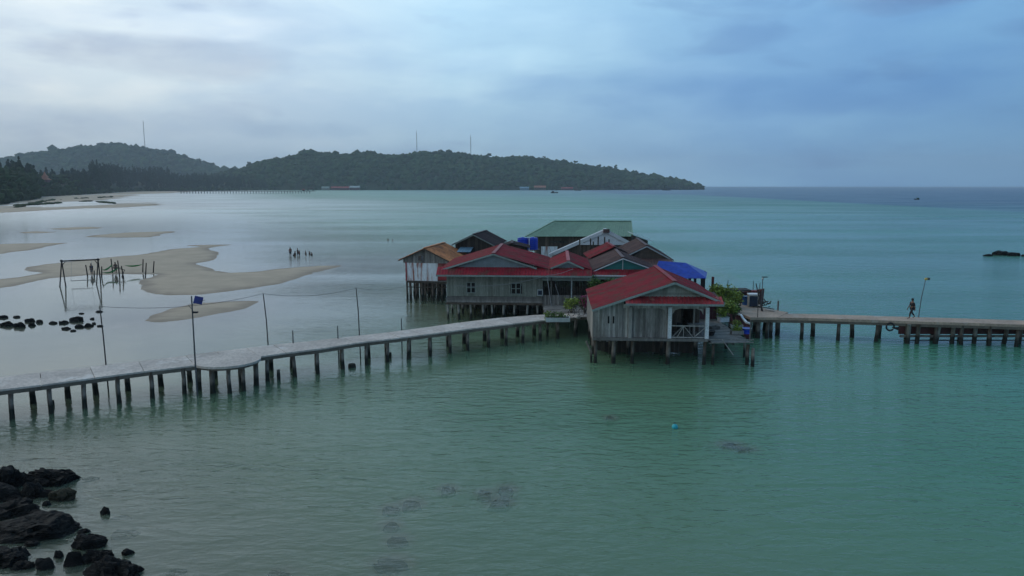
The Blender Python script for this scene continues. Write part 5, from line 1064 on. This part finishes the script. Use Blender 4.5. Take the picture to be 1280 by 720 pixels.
deck('wooden_deck','plank terrace in front of the blue shelter',XA(822,62,1.8)+4.2,XA(902,66,1.8)+.9,62.3,70.9,1.68)
# side rails of the right deck
rl=thing('deck_railing','low pole railing along the front of the side deck','railing',(0,0,0)); Yq=51.05
for y0,y1 in ((424.5,425.0),(429,428)): a=MB(); a.tube([(XA(886,Yq,1.6),Yq,ZA(y0,Yq)),(XA(942,Yq,1.6),Yq,ZA(y1,Yq))],.035,6); a.build('rail',M['wood'],rl)
a=MB(); a.tube([(XA(937,Yq,1.6),Yq,ZA(426,Yq)),(XA(937,Yq,1.6),Yq,ZA(400,Yq))],.04,6); a.build('rail_post',M['wood'],rl)
a=MB(); a.tube([(XA(902,Yq-.05,1.2),Yq-.05,ZA(424,Yq)),(XA(916,Yq-.1,.6),Yq-.2,ZA(443,Yq))],.04,6); tag(a.build('fallen_pole',M['woodlt']),'pale pole slanting down from the side deck to the water','pole')
stump(940.5,458,1.35,.14,'thick pale post in the water right of the side deck',0,'posts by the side deck'); stump(930,446,1.5,.1,'thinner dark post under the corner of the side deck',0,'posts by the side deck')
# maroon wall with white coping
wp=[W(x,y,2.05) for x,y in ((911,385.5),(914,389.5),(921,392.5),(926,393.5),(929,398.5),(933,403),(937.5,404.5))]
t=thing('low_wall','curving maroon wall with a white top edge beside the garden boxes','wall',(0,0,0)); a=MB(); cpn=MB()
for i in range(len(wp)-1): 
    d=(wp[i+1]-wp[i]); a.planks((wp[i].x,wp[i].y,0),(d.x,d.y,0),d.length,.75,2.0+(.25 if i<2 else 0),.05,.25); z0=2.05+(.28 if i==0 else .2 if i==1 else 0); z1=2.05+(.2 if i==0 else 0)
    cpn.bar((wp[i].x,wp[i].y,z0),(wp[i+1].x,wp[i+1].y,z1),.17,.12)
a.build('wall_face',M['maroon'],t); cpn.build('coping',M['white'],t)
# concrete landing where the right pier starts
t=thing('concrete_landing','broad brown concrete landing where the right pier begins','landing',(0,0,0)); pl=[W(x,y,RZ+.004) for x,y in ((938,397),(972,397),(985,390.5),(955,385.5),(952,380),(905,379),(912,386))]
a=MB(); a.prism([(p_.x,p_.y,RZ-.2) for p_ in pl],[(p_.x,p_.y,RZ+.02) for p_ in pl],.5); a.build('slab',M['concwarm'],t)
put_piles(t,[(W(x,y,RZ).x,W(x,y,RZ).y+.3) for x,y in ((940,397),(950,396.5),(966,396),(946,390),(958,388),(975,391),(915,385),(935,383))],'pile',.16,RZ-.2)
# planter boxes, tubs, boxes on the side deck
def plantbox(px,py,z,w_,d_,h_,label,boxm,nl=160,leaf='leafB',lr=.3,grp=None,name='planter_box'):
    b=W(px,py,z); t=thing(name,label,'planter',b,0,grp); a=MB(); e=.04
    a.box(-w_/2,w_/2,-d_/2,-d_/2+e,0,h_);a.box(-w_/2,w_/2,d_/2-e,d_/2,0,h_);a.box(-w_/2,-w_/2+e,-d_/2+e,d_/2-e,0,h_);a.box(w_/2-e,w_/2,-d_/2+e,d_/2-e,0,h_);a.build('box',boxm,t)
    a=MB(); a.box(-w_/2+e,w_/2-e,-d_/2+e,d_/2-e,h_*.5,h_*.85); a.build('soil',M['wooddark'],t); a=MB(); a.leaves((0,0,h_+lr*.4),(w_*.5,d_*.6,lr),nl,.16); a.build('plants',M[leaf],t); return t
GB='garden boxes on the side deck'
plantbox(920.5,409.5,1.72,.95,.5,.25,'white edged planter of low green plants, rear one on the side deck',M['woodlt'],grp=GB); plantbox(921,417.5,1.72,.9,.5,.28,'planter of bushy green plants left of the blue tub',M['woodlt'],260,lr=.32,grp=GB)
b=W(933,417,1.72); t=thing('blue_tub','blue plastic tub at the front corner of the side deck','tub',b); a=MB(); a.tube([(0,0,0),(0,0,.2),(0,0,.4),(0,0,.43)],[.24,.29,.33,.35],18); a.build('tub',M['blue'],t,True); a=MB(); a.tube([(.35*math.cos(q*PI/10),.35*math.sin(q*PI/10),.43) for q in range(21)],.02,6); a.build('rim',M['trimlt'],t)
b=W(904,402,1.72); t=thing('foam_box','pale foam box on the side deck behind the porch','box',b,R(15)); a=MB(); a.box(-.42,.42,-.25,.25,0,.34); a.build('box',M['white'],t); a=MB(); a.box(-.45,.45,-.28,.28,.345,.41); a.build('lid',M['trimlt'],t)
b=W(899,397,1.72); t=thing('foam_box','smaller pale foam box just behind the larger one','box',b,R(-8)); a=MB(); a.box(-.3,.3,-.22,.22,0,.3); a.build('box',M['trimlt'],t); a=MB(); a.box(-.32,.32,-.24,.24,.303,.36); a.build('lid',M['white'],t)
b=W(889,419,1.72); t=thing('basket','dark round basket next to the porch post','basket',b); a=MB(); a.tube([(0,0,0),(0,0,.2),(0,0,.36)],[.2,.27,.3],14); a.build('basket',M['clothdark'],t,True); a=MB(); a.tube([(.3*math.cos(q*PI/8),.3*math.sin(q*PI/8),.37) for q in range(17)],.018,5); a.build('rim',M['wood'],t)
b=W(893,411,1.72); t=thing('fish_crate','flat grey crate on the side deck by the porch','crate',b,R(20)); a=MB(); a.box(-.35,.35,-.25,.25,0,.03); a.box(-.35,.35,-.25,-.22,.03,.22);a.box(-.35,.35,.22,.25,.03,.22);a.box(-.35,-.32,-.22,.22,.03,.22);a.box(.32,.35,-.22,.22,.03,.22); a.build('crate',M['wood'],t)
# planter at the pier end
plantbox(697,401.5,PZ+.01,2.0,.8,.36,'long pale trough planter with greenery at the end of the left pier',M['trimlt'],420,'leafA',.34)
b=W(684,401,PZ+.01); a=MB(); a.leaves((b.x,b.y,b.z+.42),(.3,.3,.5),160,.18,.6); tag(a.build('shrub',M['leafB']),'bushy green plant at the left end of the trough planter','shrub')
# shrubs and trees among the houses
def shrub(px,py,z,rx,rz_,label,n=700,leaf='leafA',size=.22,trunk=True,name='shrub',cat='shrub',ry=None,Y=None,flowers=None):
    b=W(px,py,z) if Y is None else Vector((XA(px,Y,z),Y,z)); t=thing(name,label,cat,b); H=rz_
    a=MB()
    for q in range(4): an=q*1.6; a.tube([(0,0,-.05),(math.cos(an)*rx*.3,math.sin(an)*rx*.3,H*.7),(math.cos(an)*rx*.6,math.sin(an)*rx*.6,H*1.3)],[.05,.035,.015],6)
    a.build('trunk',M['bark'],t); a=MB()
    for q in range(6):
        c_=(rng.uniform(-.5,.5)*rx,rng.uniform(-.5,.5)*(ry or rx),H*rng.uniform(.7,1.5)); a.leaves(c_,(rx*.62,(ry or rx)*.62,H*.55),n//6,size,.35,.3)
    a.build('crown',M[leaf],t)
    if flowers: a=MB(); a.leaves((0,-rx*.2,H*1.2),(rx*.95,rx*.9,H*.8),flowers,size*.8); tag(a.build('flowers',M['leafPink'],t),kind='stuff')
    return t
shrub(714,391,1.76,.85,.75,'low bright green shrub in front of the veranda fence',700,'leafB',.2)
shrub(731,392,1.76,.75,.95,'pink flowering bush beside the nearest house',500,'leafA',.2,flowers=420)
def palmy(px,Y,zb,H,r,n,label,leaf='leafA',name='papaya_tree',cat='tree'):
    t=thing(name,label,cat,(XA(px,Y,zb),Y,zb)); a=MB(); a.tube([(0,0,-.1),(.06,.03,H*.5),(0,0,H)],[.1,.08,.06],8); a.build('trunk',M['bark'],t); a=MB()
    for k_ in range(n):
        an=k_*2.4; el=.25+.9*rng.random(); d=Vector((math.cos(an),math.sin(an),0)); L=r*rng.uniform(.7,1.1); prev=Vector((0,0,H)); 
        for s_i in range(1,7):
            q=s_i/6; p_=Vector((0,0,H))+d*L*q+Vector((0,0,L*(el*q-1.0*q*q))); sd_=Vector((-d.y,d.x,0)); w0=.16*L*math.sin(PI*(q-1/6)*.9+.15); w1=.16*L*math.sin(PI*q*.9+.15)
            for jj in range(2):
                sg=1 if jj else -1; a.poly([prev,p_,p_+sd_*sg*w1+Vector((0,0,-.05-.1*rng.random())),prev+sd_*sg*w0*rng.uniform(.6,1)+Vector((0,0,-.05))],[(0,1,2,3)])
            prev=p_
    a.leaves((0,0,H),(r*.55,r*.55,r*.4),160,.25); a.build('crown',M[leaf],t); return t
shrub(744,0,1.75,1.1,1.75,'leafy green tree between the long house and the nearest house',1100,'leafA',.22,Y=66.4,name='small_tree',cat='tree')
shrub(759,0,1.75,1.1,1.7,'leafy green tree partly hidden behind the nearest red roof',900,'leafA',.22,Y=67.2,name='small_tree',cat='tree')
shrub(775,0,1.75,.9,1.6,'leafy tree under the edge of the teal gabled house',600,'leafA',.22,Y=67.3,name='small_tree',cat='tree')
palmy(840,62.5,1.7,2.8,.9,16,'yellow green leafy tree poking up behind the red roof ridge','leafB'); palmy(850,63.5,1.7,2.4,.9,14,'lower leafy tree beside the blue shelter','leafB')
shrub(846,62.4,3.6,1.1,.55,'dense green crown in front of the blue tarpaulin roof',900,'leafA',.25) if False else None
shrub(902,390,1.8,1.35,1.35,'tall yellow green bush right of the red roof',2200,'leafB',.24)
shrub(913,385,1.9,1.2,.85,'spreading green bush at the back of the garden',1300,'leafB',.22)
shrub(907,400,1.75,1.05,.95,'leafy green bush in the middle of the garden',1500,'leafB',.22); shrub(917,400,1.75,.6,.75,'small dark shrub against the maroon wall',600,'leafA',.2)
shrub(598,318,2.6,1.3,1.0,'green bush between the orange roof and the maroon roof',900,'leafA',.3,Y=86)
deck('wooden_deck','small plank deck under the back left bush',XA(575,86,2),XA(625,86,2),84.6,87.9,1.9)
# maroon storage wall behind the porch
b=thing('storage_shed','dark maroon shed behind the side deck, half hidden by the red roof','shed',(XA(889,60,3),60.3,1.72)); a=MB(); a.planks((-1.3,0,0),(1,0,0),1.9,0,1.75); a.planks((.6,0,0),(0,1,0),1.6,0,1.75);a.planks((-1.3,1.6,0),(0,-1,0),1.6,0,1.75); a.build('wall',M['maroon'],b); a=MB(); a.corr((-1.5,-.25,1.75),(.8,-.25,1.75),(.8,1.8,2.05),(-1.5,1.8,2.05),.25); a.build('roof',M['darkroof'],b)
# landing clutter
b=W(941.5,384,RZ+.02); t=thing('white_cabinet','white cabinet with a dark front on the landing','cabinet',b,R(-6)); a=MB(); Hc=1.12; a.box(-.42,.42,-.02,.6,.04,Hc); a.build('case',M['woodlt'],t); a=MB(); a.box(-.35,.35,-.05,-.022,.08,Hc-.1); a.build('front_panel',M['navy'],t); a=MB(); a.box(-.47,.47,-.09,.64,Hc,Hc+.12); a.build('top',M['white'],t)
b=W(932,381,RZ+.02); t=thing('blue_drum','dull blue drum just left of the white cabinet','drum',b); a=MB(); a.tube([(0,0,0),(0,0,.25),(0,0,.28),(0,0,.5),(0,0,.53),(0,0,.8)],[.3,.3,.315,.3,.315,.3],16); a.build('drum',surf('dull_blue',(.02,.08,.22),(.02,.06,.16)),t,True); a=MB(); a.tube([(0,0,.8),(0,0,.83)],[.29,.28],16); a.build('lid',M['navy'],t)
b=W(951.5,388.5,RZ+.02); zt=ZA(347,b.y)-RZ; t=thing('street_lamp','thin lamp pole with a small solar head on the landing','lamp',b); a=MB(); a.tube([(0,0,0),(0,0,zt)],[.045,.03],7); a.build('pole',M['metalpole'],t); a=MB(); a.box(-.05,.4,-.12,.12,zt,zt+.06); a.build('solar_head',M['clothdark'],t); a=MB(); a.ball((0,0,zt-.12),.11,.11,.09); a.build('lamp_head',M['lamp'],t)
b=W(953,389,RZ+.02); a=MB(); zq_=ZA(355,b.y)-RZ; a.tube([(0,0,0),(-.4,.1,zq_*.6),(-.62,.2,zq_)],[.08,.06,.04],7); o=a.build('leaning_pole',M['polewood'],None); o.location=b; tag(o,'thick dark pole leaning beside the landing lamp','pole')
b=W(954,384,RZ+.02); a=MB(); 
for q in range(16): v1=Vector((rng.uniform(-.5,.5),rng.uniform(-.5,.5),rng.uniform(.05,.5))); a.bar(v1,v1+Vector((rng.uniform(-.6,.9),rng.uniform(-.4,.4),rng.uniform(-.15,.3))),.07)
o=a.build('scrap_heap',M['wooddark']); o.location=b; tag(o,'heap of dark scrap wood behind the landing lamp','scrap heap')
for i,(x0,y0,x1,y1,lab) in enumerate([(954,384,968,386.5,'dark plank jutting out from the scrap heap'),(957,387,968,389,'pale plank lying at the edge of the landing')]): pA=W(x0,y0,2.2 if i==0 else RZ+.06); pB=W(x1,y1,2.1 if i==0 else RZ+.06); a=MB(); a.bar(pA,pB,.16,.06); tag(a.build('plank',M['wooddark'] if i==0 else M['woodlt']),lab,'plank')
a=MB(); b=W(947,396.5,RZ+.02); a.tube([(b.x,b.y,b.z),(b.x-.02,b.y,ZA(375,b.y))],.03,6); tag(a.build('stake',M['polewood']),'thin stake at the front edge of the landing','stake')
a=MB(); Yp=66; a.tube([(XA(925.5,Yp,2),Yp,1.2),(XA(925.5,Yp,2),Yp,ZA(364,Yp))],.05,6); a.box(XA(923.5,Yp,3),XA(927.5,Yp,3),Yp-.06,Yp+.06,ZA(367,Yp),ZA(363.5,Yp)); tag(a.build('post',M['woodbrown']),'brown post with a small box on top behind the bushes','post')
# moored red boat behind the landing
bt=thing('fishing_boat','dark red wooden boat moored behind the landing','boat',(XA(925,74,1),74.5,.1),R(3)); a=MB(); hull(a,5.4,1.9,1.75,.25); a.build('hull',M['darkred'],bt)
a=MB(); a.box(-2.3,1.0,-.8,.8,2.05,2.15); a.build('canopy',M['wooddark'],bt)
for q in (-2.1,-.6,.9): a=MB(); a.box(q-.05,q+.05,-.7,-.6,1.0,2.05); a.build('canopy_post',M['wooddark'],bt)
for q,hq in ((-1.2,3.1),(1.5,3.0),(2.2,2.8)): a=MB(); a.tube([(q,0,.8),(q,0,hq)],.035,6); a.build('pole',M['metalpole'],bt)
a=MB(); a.box(1.3,1.9,-.3,.3,1.2,2.0); a.build('crate',M['redfaded'],bt)
t_=Vector((XA(890,68,2),68,0)); a=MB(); a.tube([(t_.x,t_.y,-1),(t_.x,t_.y,ZA(346,68))],.13,8); tag(a.build('post',M['darkred']),'thick dark red post rising behind the red roof','post')
t=thing('net_heap','dark heap of nets at the foot of the dark red post','net heap',(t_.x,t_.y-.6,1.7)); a=MB()
for q in range(7): a.ball((rng.uniform(-.6,.6),rng.uniform(-.3,.3),.5+rng.uniform(0,1.1)),.5,.4,.35,9,6,jit=.25)
a.build('nets',M['clothdark'],t); a=MB(); a.box(-1,1,-.6,.6,-.1,.3); a.build('crate',M['darkred'],t)
# junk on the deck by the pier end
b=W(721,395,1.76); t=thing('bicycle','dark bicycle leaning by the pink flowering bush','bicycle',b,R(20)); 
for sx in (-.5,.5): a=MB(); a.tube([(sx+.32*math.cos(q*PI/8),0,.33+.32*math.sin(q*PI/8)) for q in range(17)],.025,6); a.build('wheel',M['clothdark'],t)
a=MB(); a.tube([(-.5,0,.33),(-.1,0,.75),(.4,0,.78),(0,0,.3),(-.1,0,.75)],.02,6); a.tube([(.5,0,.33),(.4,0,.85),(.38,0,.95)],.02,6); a.tube([(-.5,0,.33),(0,0,.3)],.018,6); a.build('frame',M['polewood'],t); a=MB(); a.tube([(.38,-.25,1.0),(.38,.25,1.0)],.018,6); a.build('handlebar',M['polewood'],t); a=MB(); a.ball((-.12,0,.85),.13,.07,.04); a.build('saddle',M['clothdark'],t)
b=W(722.5,398,1.76); t=thing('sack','small pale sack on the deck next to the bicycle','sack',b); a=MB(); a.ball((0,0,.12),.22,.18,.16,10,7,jit=.1); a.build('bag',M['woodlt'],t,True); a=MB(); a.tube([(0,0,.24),(.03,0,.36)],[.05,.08],8); a.build('neck',M['woodlt'],t)
# buoy
b=W(843.5,535,0); t=thing('buoy','small bright cyan buoy floating in front of the nearest house','buoy',b); a=MB(); a.ball((0,0,.06),.165,.165,.165,18,12); a.build('float',M['buoy'],t,True); a=MB(); a.tube([(.05*math.cos(q*PI/6),0,.25+.05*math.sin(q*PI/6)) for q in range(13)],.014,6); a.build('eyelet',M['polewood'],t)
